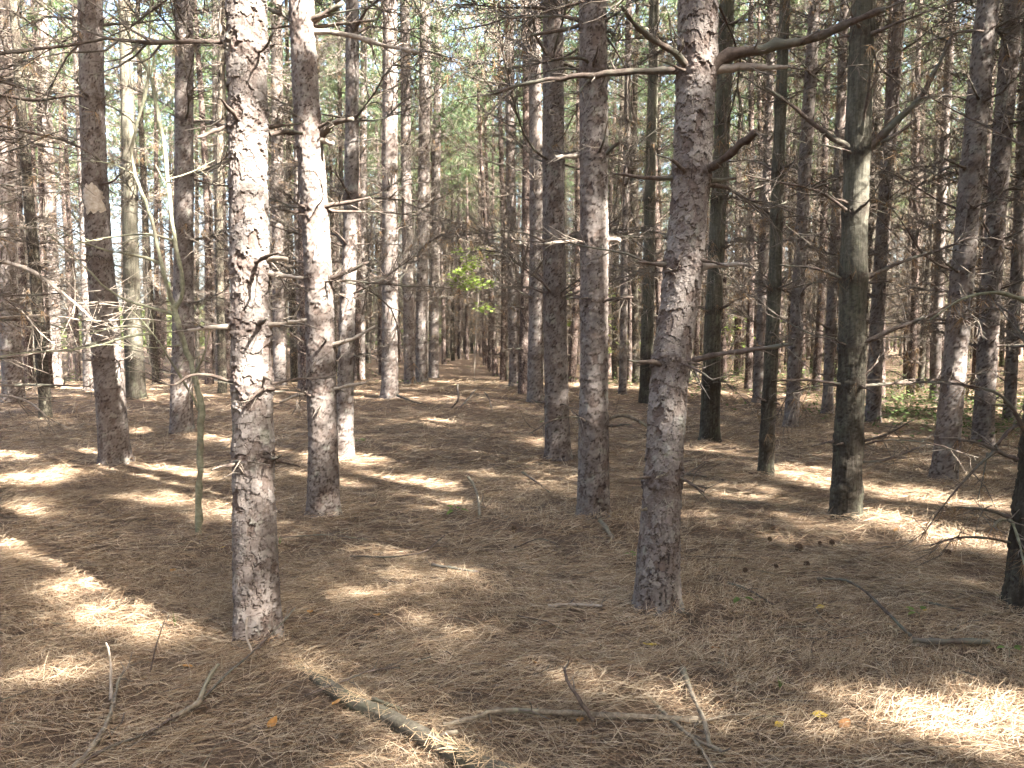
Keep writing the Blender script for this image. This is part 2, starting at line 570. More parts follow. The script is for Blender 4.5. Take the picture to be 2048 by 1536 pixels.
for i in range(14):
    L = rngB.uniform(1.1, 2.1)
    LIB['xlong'].append((L, gen_branch(rngB, L, rngB.uniform(0.011, 0.018), rngB.uniform(-0.05, 0.5), rngB.uniform(-0.8, 0.6), int(rngB.integers(20, 32)), 4, 5, int(rngB.integers(2, 8)), thick=0.0032).mesh("branch_spreading", BM, attr="tint")))
for i in range(10):
    L = rngB.uniform(0.8, 1.7)
    LIB['wlong'].append((L, gen_branch(rngB, L, rngB.uniform(0.007, 0.012), rngB.uniform(0.1, 0.6), rngB.uniform(-0.9, 0.5), int(rngB.integers(12, 20)), 3, 5, int(rngB.integers(2, 9))).mesh("branch_wispy", BM, attr="tint")))

# ---------------------------------------------------------------- crowns, made of sprays
def spray_geo(rng, cnt=18, ln=0.155, w=0.0062, green=True):
    g = Geo()
    L = rng.uniform(0.35, 0.55)
    p = np.array([[-0.5 * L, 0, -0.06], [0, 0, 0], [0.5 * L, 0, 0.07]])
    g.tube(p, [0.007, 0.005, 0.003], 3, 0, cap=False, col=(1, 1, 1))
    for kk in range(4):
        f = kk / 3.0
        o = p[0] * (1 - f) + p[2] * f + rng.normal(0, 0.04, 3)
        ax = np.array([1.0, rng.normal(0, 0.7), rng.normal(0.25, 0.4)])
        br = rng.uniform(0.7, 1.3)
        tint = np.array([br * rng.uniform(0.85, 1.25), br, br * rng.uniform(0.7, 1.0)])
        add_tuft(g, rng, o, ln, cnt, w, 1, 0.0, ax, tint)
    return g

rngS = np.random.default_rng(21)
SPRAYS = [spray_geo(rngS) for _ in range(5)]
SPM = [M['twig'], M['needle']]

def crown_layout(rng, z0, z1, rmax, nb_whorl, dz, dens):
    """live branches and where the sprays sit: arrays of position, azimuth, tilt, scale, kind"""
    br, pos, az, tl, scl, kd = [], [], [], [], [], []
    z = z0
    while z < z1:
        f = (z - z0) / (z1 - z0)
        rad = rmax * (0.55 + 0.45 * math.sin(min(1, f / 0.3) * math.pi / 2)) * (1 - max(0, f - 0.3) / 0.7) ** 0.75 + 0.15
        nb = rng.integers(nb_whorl - 1, nb_whorl + 2)
        a0 = rng.uniform(0, 6.28)
        for kk in range(nb):
            a = a0 + kk * 6.283 / nb + rng.normal(0, 0.25)
            L = rad * rng.uniform(0.7, 1.2)
            lift = rng.uniform(0.15, 0.6) + 0.4 * f
            e = np.array([math.cos(a) * L * math.cos(lift), math.sin(a) * L * math.cos(lift), L * math.sin(lift)])
            o = np.array([0, 0, z + rng.normal(0, 0.06)])
            br.append((o, o + e * 0.55 + np.array([0, 0, -0.05]), o + e))
            ns = max(2, int(L * dens))
            for q in range(ns):
                t = rng.uniform(0.35, 1.08) ** 0.8
                side = rng.normal(0, 0.30 * L * (1.2 - t) + 0.10)
                pos.append(o + e * t + np.array([-math.sin(a) * side, math.cos(a) * side, rng.normal(0.04, 0.10)]))
                az.append(a + rng.normal(0, 0.7))
                tl.append(-rng.uniform(0.0, 0.8))
                scl.append(rng.uniform(0.9, 1.45))
                kd.append(int(rng.integers(0, len(SPRAYS))))
        z += dz * rng.uniform(0.8, 1.2)
    return dict(br=br, pos=np.array(pos), az=np.array(az), tl=np.array(tl), scl=np.array(scl), kd=np.array(kd))

def crown_geo(lay, keep=None):
    g = Geo()
    for o, m_, e in lay['br']:
        g.tube(np.array([o, m_, e]), [0.016, 0.012, 0.005], 3, 0, cap=False, col=(1, 1, 1))
    for i in range(len(lay['pos'])):
        if keep is not None and not keep[i]:
            continue
        c, s = math.cos(lay['tl'][i]), math.sin(lay['tl'][i])
        ry = np.array([[c, 0, s], [0, 1, 0], [-s, 0, c]])
        g.merge(SPRAYS[lay['kd'][i]], rotz(lay['az'][i]) @ ry, lay['pos'][i], lay['scl'][i])
    return g

rngC = np.random.default_rng(5)
CROWNS = [crown_layout(rngC, rngC.uniform(8.2, 9.4), rngC.uniform(14.5, 16.5), rngC.uniform(1.25, 1.55), 4, 0.60, 3.6) for i in range(6)]      # thin crowns
DENSE = [crown_layout(rngC, rngC.uniform(7.6, 8.8), rngC.uniform(15.0, 17.0), rngC.uniform(1.35, 1.7), 4, 0.5, 6.0) for i in range(4)]        # full crowns, on the sunny side
CROWN_MESH = [crown_geo(c).mesh("crown", SPM, smooth=False, attr="tint") for c in CROWNS]

def shades_front(x, y):
    """whether a tree's shadow falls on the floor in front of the camera"""
    for k_ in (9.5, 12, 14.5, 17, 19.5):
        X, Y = x - 0.7986 * k_, y + 0.6018 * k_
        if 1.5 < Y < 13.5 and abs(X) < 0.72 * Y + 1.6:
            return True
    return False

def instancer(name, pos, rot, scl, var, variants, label, parent=None):
    me = bpy.data.meshes.new(name)
    me.vertices.add(len(pos))
    me.vertices.foreach_set("co", np.asarray(pos, np.float32).ravel())
    for an, ty, dat, key in (("irot", 'FLOAT_VECTOR', rot, "vector"), ("iscl", 'FLOAT', scl, "value"), ("ivar", 'INT', var, "value")):
        a = me.attributes.new(an, ty, 'POINT')
        a.data.foreach_set(key, np.asarray(dat, np.int32 if ty == 'INT' else np.float32).ravel())
    me.update()
    o = link(name, me, parent)
    ng = bpy.data.node_groups.new(name + "_nodes", 'GeometryNodeTree')
    ng.interface.new_socket("Geometry", in_out='INPUT', socket_type='NodeSocketGeometry')
    ng.interface.new_socket("Geometry", in_out='OUTPUT', socket_type='NodeSocketGeometry')
    gi, go = ng.nodes.new("NodeGroupInput"), ng.nodes.new("NodeGroupOutput")
    jn = ng.nodes.new("GeometryNodeJoinGeometry")
    def named(an, ty):
        q = ng.nodes.new("GeometryNodeInputNamedAttribute")
        q.data_type = ty
        q.inputs[0].default_value = an
        return q.outputs[0]
    ar, as_, av = named("irot", 'FLOAT_VECTOR'), named("iscl", 'FLOAT'), named("ivar", 'INT')
    for k_, vo in enumerate(variants):
        cmp_ = ng.nodes.new("FunctionNodeCompare")
        cmp_.data_type = 'INT'
        cmp_.operation = 'EQUAL'
        ng.links.new(av, cmp_.inputs[2])
        cmp_.inputs[3].default_value = k_
        for one in (vo if isinstance(vo, list) else [vo]):
            oi = ng.nodes.new("GeometryNodeObjectInfo")
            oi.inputs["Object"].default_value = one
            oi.inputs["As Instance"].default_value = True
            ip = ng.nodes.new("GeometryNodeInstanceOnPoints")
            ng.links.new(gi.outputs[0], ip.inputs["Points"])
            ng.links.new(cmp_.outputs[0], ip.inputs["Selection"])
            ng.links.new(oi.outputs["Geometry"], ip.inputs["Instance"])
            ng.links.new(ar, ip.inputs["Rotation"])
            ng.links.new(as_, ip.inputs["Scale"])
            ng.links.new(ip.outputs[0], jn.inputs[0])
    ng.links.new(jn.outputs[0], go.inputs[0])
    md = o.modifiers.new("instances", 'NODES')
    md.node_group = ng
    tag(o, label, None, None, "stuff" if parent is None else None)
    return o

spray_vars = [bpy.data.objects.new("spray_source", s_.mesh("spray", SPM, smooth=False, attr="tint")) for s_ in SPRAYS]

def crown_part(tree, ci, off, a, base, s=1.0):
    """a crown child: the shared thin crown, or one of its own where it shades the front or has sun gaps"""
    dense = shades_front(base[0], base[1])
    lay = DENSE[ci % len(DENSE)] if dense else CROWNS[ci]
    W = (lay['pos'] * s) @ rotz(a).T + base + off
    km = keep_mask(W)
    me = CROWN_MESH[ci] if (km.all() and not dense) else crown_geo(lay, km).mesh("crown", SPM, smooth=False, attr="tint")
    return link("crown", me, tree, off, (0, 0, a))

# ---------------------------------------------------------------- bark relief
def plates(th, z, rr, cw, ch, seed, warp=0.35):
    """Voronoi plates round a trunk: returns edge distance, plate hash, offset below the plate's centre"""
    P = 2 * math.pi * rr
    nc = max(5, int(round(P / cw)))
    u = th / (2 * math.pi) * nc
    v = z / ch
    cx, sx = np.cos(th) * rr, np.sin(th) * rr
    u = u + warp * vnoise(cx / (cw * 0.55), sx / (cw * 0.55), z / (cw * 0.9), seed + 1) + 0.5 * warp * vnoise(cx / (cw * 0.2), sx / (cw * 0.2), z / (cw * 0.25), seed + 2)
    v = v + warp * vnoise(cx / (cw * 0.55), sx / (cw * 0.55), z / (cw * 0.9), seed + 3) + 0.5 * warp * vnoise(cx / (cw * 0.2), sx / (cw * 0.2), z / (cw * 0.25), seed + 4)
    ui, vi = np.floor(u).astype(np.int64), np.floor(v).astype(np.int64)
    f1 = np.full(u.shape, 9.0)
    f2 = np.full(u.shape, 9.0)
    hid = np.zeros(u.shape)
    dv = np.zeros(u.shape)
    for a in (-1, 0, 1):
        for b in (-1, 0, 1):
            cu, cv = ui + a, vi + b
            cm = np.mod(cu, nc)
            ox, oy = 0.1 + 0.8 * h01(cm, cv, seed), 0.1 + 0.8 * h01(cm, cv, seed + 77)
            du, dw = u - (cu + ox), v - (cv + oy)
            d = np.hypot(du, dw)
            hh = h01(cm, cv, seed + 191)
            near = d < f1
            f2 = np.where(near, f1, np.minimum(f2, d))
            hid = np.where(near, hh, hid)
            dv = np.where(near, dw, dv)
            f1 = np.where(near, d, f1)
    return f2 - f1, hid, dv

def trunk_mesh(name, sp, ctr, rad, H, res, zhi, whorls, seed, mat):
    """ctr: (z, x, y) control rows relative to the base; rad: (z, r) rows"""
    r_ref = float(np.interp(1.0, rad[:, 0], rad[:, 1]))
    res = res if res < 0.006 else res * 1.13
    nt = max(14, int(2 * math.pi * r_ref / res))
    zs = np.concatenate([np.arange(-0.12, zhi, res * 1.05), np.arange(zhi, H, 0.35), [H]])
    th = np.arange(nt) * 2 * math.pi / nt
    Z, T = np.meshgrid(zs, th, indexing='ij')
    Rr = np.interp(Z, rad[:, 0], rad[:, 1])
    low = 1 - sstep(0.15, 0.9, Z)
    col = np.zeros(Z.shape + (3,))
    cx, sx = np.cos(T) * r_ref, np.sin(T) * r_ref
    coll = np.zeros(Z.shape)
    for w in whorls:
        coll = np.maximum(coll, np.exp(-np.abs((Z - w + 0.05 * vnoise(cx * 14, sx * 14, w * 9.7, seed) + 0.03 * vnoise(cx * 40, sx * 40, Z * 30, seed + 2)) / (0.05 if sp == 'red' else 0.065)) ** 1.6))
    if sp == 'red':
        e1, h1, d1 = plates(T, Z, r_ref, 0.050, 0.070, seed, 0.5)
        e2, h2, d2 = plates(T, Z, r_ref, 0.026, 0.036, seed + 31, 0.5)
        e3, h3, d3 = plates(T, Z, r_ref, 0.045, 0.17, seed + 63, 0.5)
        body = sstep(0.0, 0.05, e1)
        hx = h01((h1 * 1e6).astype(np.int64), 3)
        lost = (hx > 0.90)                                             # plates that have flaked away
        disp = (0.0028 * body + (h1 - 0.5) * 0.006 - d1 * 0.0060 + (h2 > 0.5) * 0.0018 * sstep(0, 0.08, e2) - d2 * 0.0024 - 0.005 * lost) * (1 - 0.55 * low)
        fur = sstep(0.0, 0.14, e3)
        disp = disp + low * 0.014 * (fur - 0.5)
        edge = 1 - sstep(0.0, min(max(0.9 * res / 0.05, 0.075), 0.20), e1)
        crack_dark = edge * np.clip(0.15 + 1.5 * sstep(0.0, 0.45, -d1) + 0.9 * (hx > 0.7), 0, 1)  # cracks, plus painted shade under the lifted lower edges of the plates
        crack_dark = np.maximum(crack_dark, 0.55 * (1 - sstep(0.0, 0.06, e2)) * sstep(0.05, 0.4, -d2) * (h2 > 0.6))
        crack_dark = np.maximum(crack_dark, low * 0.9 * (1 - sstep(0.0, 0.10, e3)))
        tone = 0.35 + 0.42 * h1 + 0.18 * (h2 - 0.5) + 0.10 * fbm(cx * 7, sx * 7, Z * 5, 2, seed + 3)
        tone = np.where(lost, 0.14 + 0.2 * h2, tone)
        col[..., 0] = np.clip(tone, 0, 1)
        col[..., 1] = np.clip(crack_dark, 0, 1)
        col[..., 2] = coll * 0.75
        disp = disp + coll * (0.006 + 0.010 * vnoise(cx * 55, sx * 55, Z * 55, seed + 9))
    else:
        e1, h1, d1 = plates(T, Z, r_ref, 0.028, 0.075, seed, 0.5)
        ft = 1 - 0.85 * sstep(0.6, 3.0, Z)
        body = sstep(0.0, 0.2, e1)
        disp = ft * (0.008 * body + (h1 - 0.5) * 0.006 - d1 * 0.004) + 0.0018 * fbm(cx * 30, sx * 30, Z * 14, 3, seed)
        col[..., 0] = np.clip(0.25 + 0.5 * sstep(0.3, 2.0, Z) + 0.3 * (h1 - 0.5) * (0.3 + ft) + 0.25 * fbm(cx * 9, sx * 9, Z * 5, 2, seed), 0, 1)
        col[..., 1] = ft * (1 - sstep(0, 0.16, e1))
        col[..., 2] = np.clip(coll * 1.1, 0, 1) * sstep(0.3, 0.8, Z)
        disp = disp + coll * (0.009 + 0.006 * vnoise(cx * 45, sx * 45, Z * 45, seed + 9))
    disp = disp + 0.006 * fbm(cx * 5, sx * 5, Z * 1.6, 2, seed + 5)
    disp = disp * np.clip(Rr / (r_ref * 0.9), 0.15, 1.0)
    flare = r_ref * (0.12 * np.exp(-np.clip(Z, 0, None) / 0.22) + 0.10 * np.exp(-np.clip(Z, 0, None) / 0.07)) * (1 + 0.5 * np.cos(T * 3 + seed) + 0.35 * np.cos(T * 5 + 2 * seed))
    rr = Rr + disp + flare
    X = np.interp(Z, ctr[:, 0], ctr[:, 1]) + np.cos(T) * rr
    Y = np.interp(Z, ctr[:, 0], ctr[:, 2]) + np.sin(T) * rr
    v = np.stack([X, Y, Z], -1).reshape(-1, 3)
    nz_ = len(zs)
    i = np.arange(nz_ - 1)[:, None] * nt
    j = np.arange(nt)[None, :]
    j2 = (j + 1) % nt
    q = np.stack([i + j, i + j2, i + nt + j2, i + nt + j], -1).reshape(-1, 4)
    g = Geo()
    g.add(v, q, None, 0, col.reshape(-1, 3))
    return g.mesh(name, mat, smooth=res > 0.009, attr="bark")

# ---------------------------------------------------------------- sunlit gaps in the canopy, as (point, radius): crown sprays that would stand in the way are left out
GAPS = []
def gap(px, py, r, Y=None):
    GAPS.append((hit(px, py) if Y is None else at(px, py, Y), r))
for a in [(340, 1285, .15), (290, 1275, .10), (385, 1290, .08), (150, 1235, .10), (70, 1175, .08), (120, 1365, .09), (30, 1095, .12), (110, 1106, .08),
          (755, 1180, .12), (800, 1190, .08), (900, 1240, .08), (660, 1325, .09), (1240, 1380, .10), (1275, 1410, .09), (1840, 1440, .16), (1930, 1435, .17), (2010, 1425, .15), (1760, 1410, .10),
          (340, 945, .20), (390, 960, .18), (90, 910, .26), (30, 912, .22), (60, 962, .22), (150, 905, .2), (430, 872, .2), (480, 880, .15), (760, 960, .16), (830, 968, .16), (880, 843, .2),
          (1395, 972, .16), (1450, 995, .10), (1620, 958, .18), (1660, 968, .15), (1820, 985, .2), (1880, 1000, .2), (1945, 1012, .2), (1760, 1030, .12), (1800, 1045, .12), (1860, 1063, .12), (1920, 1080, .12), (1960, 1092, .10),
          (1100, 962, .12), (735, 918, .12), (700, 930, .08), (1940, 1182, .07), (1990, 1180, .07), (1530, 985, .10), (1580, 1000, .1),
          (1100, 890, .12), (300, 1000, .1), (440, 1025, .12), (1640, 940, .15), (1750, 870, .3), (1800, 845, .3), (1450, 905, .2), (60, 1020, .12)]:
    gap(*a)
N_FLOOR = len(GAPS)
for a in [(515, 640, .08, 3.6), (505, 700, .12, 3.6), (512, 760, .14, 3.6), (525, 890, .10, 3.6), (500, 40, .13, 3.6), (505, 110, .06, 3.6),
          (1385, 545, .12, 4.0), (1365, 610, .12, 4.0), (1330, 850, .08, 4.0), (1410, 130, .06, 4.0), (1195, 745, .15, 6.0), (1190, 800, .10, 6.0), (1205, 240, .09, 6.0), (1208, 365, .10, 6.0),
          (190, 400, .09, 8.5), (205, 650, .14, 8.5), (215, 720, .12, 8.5), (225, 920, .12, 8.5), (695, 640, .12, 9.0), (690, 860, .12, 9.0), (625, 230, .09, 6.2), (365, 745, .14, 11.2),
          (655, 780, .10, 6.2), (640, 640, .06, 6.2), (560, 690, .2, 20), (825, 560, .25, 20), (860, 640, .3, 22), (430, 600, .5, 24), (900, 400, .5, 30), (940, 330, .5, 34), (700, 520, .4, 22), (940, 575, .9, 23), (960, 540, .8, 23), (920, 600, .7, 23)]:
    gap(*a)
GP = np.array([a for a, _ in GAPS])
GR = np.array([b for _, b in GAPS])
ON_TRUNK = np.array([k_ >= N_FLOOR for k_ in range(len(GAPS))])
GPAD = np.where(GP[:, 1] > 5.2, 0.17, np.where(ON_TRUNK, 0.09, 0.08))
GR = np.where(GP[:, 1] > 5.2, GR, GR * 0.85)

def keep_mask(W, more=0.0):
    """which spray centres W stay"""
    d = W[:, None, :] - GP[None, :, :]
    t = d @ SUN
    per = np.linalg.norm(d - t[..., None] * SUN, axis=2)
    return ~np.any((t > 0) & (per < GR[None, :] + GPAD[None, :] + more), axis=1)

# ---------------------------------------------------------------- the trees one can tell apart
# base-to-top pixel rows (x, y, width), species, mesh size, label, whorl rows (y), hand-traced branches
ROWS = [-21.6 - 2.0 * k_ for k_ in range(14, 0, -1)] + [-21.6, -19.6, -17.6, -15.6, -13.6, -11.5, -9.5, -7.6, -5.7, -3.7, -1.35, 1.1, 3.15, 5.1, 7.1, 9.1, 11.1, 13.1, 15.1, 17.1, 19.1, 21.1, 23.1, 25.1] + [25.1 + 2.0 * k_ for k_ in range(1, 16)]
ROW_LEFT = ROWS.index(-1.35)
ROW_SLOPE = -0.0593
NEAR = [
 dict(k='A', sp='red', res=.0052, pts=[(515, 1290, 94), (508, 1000, 84), (502, 650, 79), (496, 350, 78), (492, 0, 80)], wh=[920, 765, 655, 535, 250, 100],
      label="large pine in front with pale flaking bark and strong sun patches, beside the thin sapling",
      br=[([(470, 652), (425, 655), (375, 661)], 8, 3, -.15, 'pale'), ([(540, 650), (580, 646), (612, 640)], 7, 4, -.1, 'pale'), ([(540, 515), (573, 518)], 7, 6, -.05, 'pale'),
          ([(540, 548), (575, 552), (606, 556)], 7, 4, -.1, 'pale'), ([(470, 768), (430, 752), (385, 750), (345, 770), (300, 758)], 5, 2, -.25, 'dead'),
          ([(545, 775), (520, 782), (500, 800)], 6, 3, -.2, 'dead'), ([(545, 768), (590, 758), (650, 755)], 4, 2, .1, 'dead'), ([(543, 922), (556, 915), (562, 911)], 5, 3, -.05, 'dead'),
          ([(462, 250), (430, 262), (395, 275)], 6, 4, -.1, 'dead'), ([(540, 268), (575, 262), (605, 268)], 6, 4, .1, 'dead'), ([(468, 925), (480, 922)], 5, 4, -.2, 'dead'),
          ([(458, 95), (447, 120), (449, 180), (447, 235)], 6, 5, -.02, 'grey'), ([(456, 92), (445, 78), (441, 45), (443, 16)], 9, 3, -.02, 'pale')]),
 dict(k='B', sp='red', res=.0052, pts=[(1312, 1228, 94), (1325, 1000, 84), (1345, 720, 80), (1370, 520, 80), (1385, 350, 78), (1393, 150, 80), (1396, 0, 80)], wh=[960, 722, 528, 352, 142],
      label="large leaning pine in front with purplish plated bark and thick bare branches near its top",
      br=[([(1405, 150), (1440, 122), (1520, 98), (1620, 78), (1700, 45), (1768, 18)], 17, 7, -.25, 'dead'), ([(1425, 142), (1490, 135), (1575, 135)], 13, 5, -.1, 'pale'),
          ([(1372, 145), (1300, 140), (1200, 148), (1100, 160), (1040, 170), (988, 188)], 10, 4, .1, 'dead'), ([(1385, 142), (1345, 102), (1300, 75), (1265, 45), (1243, 12)], 9, 4, -.5, 'dead'),
          ([(1400, 352), (1440, 325), (1480, 290), (1513, 262)], 11, 8, -.35, 'dead'), ([(1345, 355), (1290, 356), (1235, 347)], 6, 3, .05, 'dead'), ([(1420, 360), (1445, 360), (1470, 357)], 6, 4, .05, 'dead'),
          ([(1405, 534), (1440, 530), (1495, 528)], 9, 4, -.1, 'pale'), ([(1335, 528), (1300, 527), (1272, 524)], 6, 4, .0, 'dead'), ([(1330, 545), (1350, 540), (1360, 532)], 4, 3, -.2, 'dead'),
          ([(1385, 722), (1440, 708), (1500, 700), (1586, 688)], 8, 4, -.25, 'dead'), ([(1335, 728), (1295, 725), (1272, 732)], 5, 3, -.05, 'dead'), ([(1350, 722), (1390, 738), (1425, 760)], 4, 2, -.3, 'dead'),
          ([(1340, 950), (1365, 958), (1408, 985)], 5, 2, -.15, 'dead'), ([(1345, 952), (1325, 950), (1312, 958)], 4, 3, -.2, 'grey'), ([(1295, 1018), (1280, 1020)], 5, 3, -.1, 'grey')]),
 dict(k='C', sp='red', res=.0085, pts=[(648, 1032, 64), (645, 850, 60), (640, 650, 58), (628, 400, 55), (612, 200, 54), (603, 0, 50)], wh=[780, 690, 562, 420, 265, 50],
      label="slightly curved pine behind the big front trunk, bare branches reaching towards the path",
      br=[([(610, 50), (645, 30), (686, 7)], 8, 5, -.1, 'dead'), ([(600, 52), (565, 30), (530, 15)], 7, 4, .0, 'dead'), ([(615, 55), (680, 48), (755, 40)], 6, 3, .1, 'dead'), ([(615, 62), (680, 68), (760, 88), (840, 105)], 8, 4, -.1, 'pale'),
          ([(640, 268), (668, 247), (706, 238)], 9, 5, -.15, 'dead'), ([(615, 262), (598, 238), (578, 222)], 4, 3, -.1, 'dead'), ([(605, 268), (570, 265), (535, 268)], 6, 4, .0, 'dead'), ([(642, 282), (665, 288)], 7, 5, -.1, 'pale'),
          ([(640, 412), (695, 406), (740, 395)], 7, 3, -.1, 'dead'), ([(605, 424), (575, 422), (560, 418)], 5, 3, -.1, 'dead'), ([(640, 566), (680, 550), (736, 524)], 8, 3, -.15, 'dead'),
          ([(655, 692), (710, 676), (750, 652)], 6, 3, -.1, 'pale'), ([(650, 782), (690, 773), (732, 765)], 5, 3, -.05, 'pale'), ([(630, 780), (595, 790), (560, 806)], 5, 3, -.2, 'pale'), ([(655, 785), (640, 820), (632, 836)], 3, 2, -.2, 'dead')]),
 dict(k='D', sp='red', res=.0085, pts=[(1187, 1040, 66), (1187, 850, 60), (1188, 600, 58), (1187, 300, 58), (1185, 0, 56)], wh=[842, 600, 483, 312, 150, 50],
      label="straight pine beside the path with a bright sunlit band at waist height",
      br=[([(1165, 50), (1125, 60), (1062, 70)], 7, 4, -.1, 'dead'), ([(1192, 145), (1172, 121), (1125, 117), (1085, 126)], 5, 3, -.4, 'dead'), ([(1190, 150), (1165, 175), (1158, 190)], 5, 3, -.3, 'dead'),
          ([(1195, 326), (1218, 302), (1240, 283)], 6, 4, -.2, 'dead'), ([(1165, 312), (1135, 312), (1112, 314)], 6, 5, -.1, 'pale'), ([(1210, 483), (1225, 480), (1240, 481)], 6, 5, -.05, 'pale'), ([(1165, 484), (1120, 484), (1090, 488)], 5, 3, -.1, 'pale'),
          ([(1210, 606), (1240, 598), (1266, 594)], 5, 3, -.1, 'dead'), ([(1210, 842), (1240, 830), (1290, 850), (1330, 880)], 5, 3, -.2, 'grey'), ([(1215, 60), (1230, 70)], 6, 5, 0, 'dead')]),
 dict(k='E', sp='red', res=.014, pts=[(1117, 919, 54), (1112, 750, 50), (1108, 450, 46), (1106, 0, 42)], wh=[810, 590, 480, 320, 120, 20], label="reddish pine standing just behind the sunlit straight pine along the path"),
 dict(k='F', sp='red', res=.014, pts=[(690, 915, 38), (693, 700, 34), (702, 400, 30), (704, 0, 26)], wh=[890, 720, 590, 490, 395, 240, 60], label="slim pine half hidden behind the curved pine, sunlit at its foot"),
 dict(k='G', sp='red', res=.022, pts=[(780, 796, 36), (780, 500, 34), (780, 0, 30)], wh=[690, 560, 460, 380, 290, 170, 90], label="shaded straight pine on the edge of the path, a thin fallen stick at its foot"),
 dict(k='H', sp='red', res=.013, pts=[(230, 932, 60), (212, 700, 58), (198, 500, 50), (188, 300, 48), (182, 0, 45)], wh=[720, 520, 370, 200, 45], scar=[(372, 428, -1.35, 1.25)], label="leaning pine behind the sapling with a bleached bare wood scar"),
 dict(k='I', sp='red', res=.017, pts=[(362, 866, 46), (366, 650, 42), (368, 400, 38), (368, 0, 36)], wh=[750, 610, 480, 350, 240, 90], label="pine directly behind the thin sapling with a sun patch low on its trunk"),
 dict(k='J', sp='white', res=.024, pts=[(272, 800, 38), (265, 600, 34), (258, 350, 28), (248, 0, 24)], wh=[560, 490, 400, 300, 180, 60], label="smooth grey-green trunk with dark whorl rings behind the leaning pine"),
 dict(k='K', sp='red', res=.024, pts=[(28, 806, 42), (18, 600, 38), (12, 300, 34), (6, 0, 30)], wh=[700, 600, 480, 350, 200], label="dark pine trunk cut by the picture's left edge"),
 dict(k='L', sp='red', res=.028, pts=[(112, 772, 26), (102, 500, 26), (90, 200, 24), (82, 0, 22)], wh=[690, 600, 500, 400, 280, 160], label="thin shaded pine between the edge pine and the leaning pine"),
 dict(k='M', sp='red', res=.028, pts=[(180, 782, 24), (172, 500, 22), (152, 0, 18)], wh=[700, 600, 520, 400, 300], label="thin pine tucked close behind the leaning scarred pine"),
 dict(k='N', sp='red', res=.028, pts=[(560, 772, 28), (556, 400, 26), (553, 0, 22)], wh=[680, 590, 480, 380, 270, 150], label="thin pine seen in the gap between the two front pines by the sapling"),
 dict(k='O', sp='red', res=.028, pts=[(820, 768, 24), (813, 400, 22), (810, 0, 20)], wh=[690, 600, 500, 400, 290, 180], label="slim pine just beyond the shaded straight pine at the path edge"),
 dict(k='P', sp='red', res=.028, pts=[(843, 766, 27), (847, 400, 25), (851, 0, 22)], wh=[700, 600, 500, 400, 300, 200, 100], label="pine at the brow of the path with a small sunlit patch at its foot"),
 dict(k='Q', sp='red', res=.028, pts=[(868, 757, 20), (872, 400, 18), (878, 0, 14)], wh=[690, 600, 520, 430, 330], label="bright sunlit slim pine in the row past the brow of the path"),
 dict(k='S', sp='red', res=.028, pts=[(1030, 773, 24), (1024, 500, 21), (1018, 0, 18)], wh=[700, 620, 530, 430, 330, 200], label="pine at the brow of the path, first slim trunk beyond the reddish ones"),
 dict(k='T', sp='red', res=.024, pts=[(1070, 804, 34), (1073, 500, 30), (1068, 0, 25)], wh=[710, 600, 500, 400, 300, 170], label="pine showing just behind the reddish one along the path"),
 dict(k='U', sp='white', res=.0105, pts=[(1690, 1040, 58), (1702, 800, 53), (1710, 500, 52), (1716, 300, 50), (1728, 0, 48)], wh=[985, 885, 770, 690, 560, 420, 305, 70],
      label="dark smooth-barked pine with upswept branches and hanging brown needles",
      br=[([(1735, 298), (1775, 258), (1830, 208), (1872, 140), (1905, 70)], 10, 4, -.2, 'dead'), ([(1700, 296), (1640, 258), (1575, 205), (1530, 175)], 8, 3, .0, 'dead'), ([(1735, 300), (1790, 270), (1830, 240)], 6, 3, .2, 'dead'),
          ([(1715, 692), (1780, 662), (1860, 630), (1930, 590)], 7, 2, -.3, 'dead'), ([(1718, 772), (1800, 766), (1890, 765), (1960, 780)], 5, 2, .2, 'dead'), ([(1700, 425), (1640, 385), (1560, 365), (1490, 350)], 5, 2, -.2, 'dead'),
          ([(1690, 770), (1640, 762), (1560, 760)], 4, 2, .0, 'dead'), ([(1725, 560), (1800, 525), (1880, 500), (1950, 470)], 6, 2, .1, 'dead'), ([(1705, 570), (1640, 540), (1560, 530)], 5, 2, .1, 'dead'),
          ([(1715, 885), (1770, 870), (1825, 840)], 4, 2, -.2, 'dead'), ([(1715, 925), (1770, 920), (1850, 890)], 4, 2, -.2, 'dead'), ([(1720, 300), (1726, 250), (1738, 180), (1740, 90)], 5, 3, -.35, 'dead')]),
 dict(k='V', sp='white', res=.014, pts=[(1530, 952, 30), (1538, 800, 28), (1548, 600, 27), (1558, 300, 24), (1570, 0, 20)], wh=[880, 800, 690, 580, 440, 345, 200, 90], label="thin mossy green trunk between two larger pines, the slimmest of the near trees"),
 dict(k='W', sp='white', res=.017, pts=[(1420, 882, 40), (1424, 700, 36), (1432, 500, 33), (1442, 300, 32), (1455, 0, 30)], wh=[770, 620, 500, 400, 250, 120], label="smooth grey pine behind the big leaning one, dark collars round its trunk"),
 dict(k='X', sp='white', res=.025, pts=[(1292, 806, 28), (1298, 500, 25), (1310, 0, 20)], wh=[720, 620, 520, 400, 300, 150], label="dark grey trunk showing between the sunlit straight pine and the big leaning one"),
 dict(k='Y', sp='red', res=.0125, pts=[(1885, 962, 48), (1905, 750, 46), (1928, 500, 44), (1958, 200, 42), (1978, 0, 40)], wh=[880, 760, 640, 540, 420, 330, 200, 60], scar=[(880, 958, -1.15, 0.4)], label="leaning reddish pine with a bark scar at its foot, past the dark smooth pine"),
 dict(k='Z', sp='red', res=.017, pts=[(1965, 892, 40), (1978, 650, 38), (1998, 350, 37), (2024, 50, 35), (2028, 0, 34)], wh=[800, 690, 580, 480, 380, 250, 120], label="reddish leaning pine close behind the scarred one, white sunlit edge"),
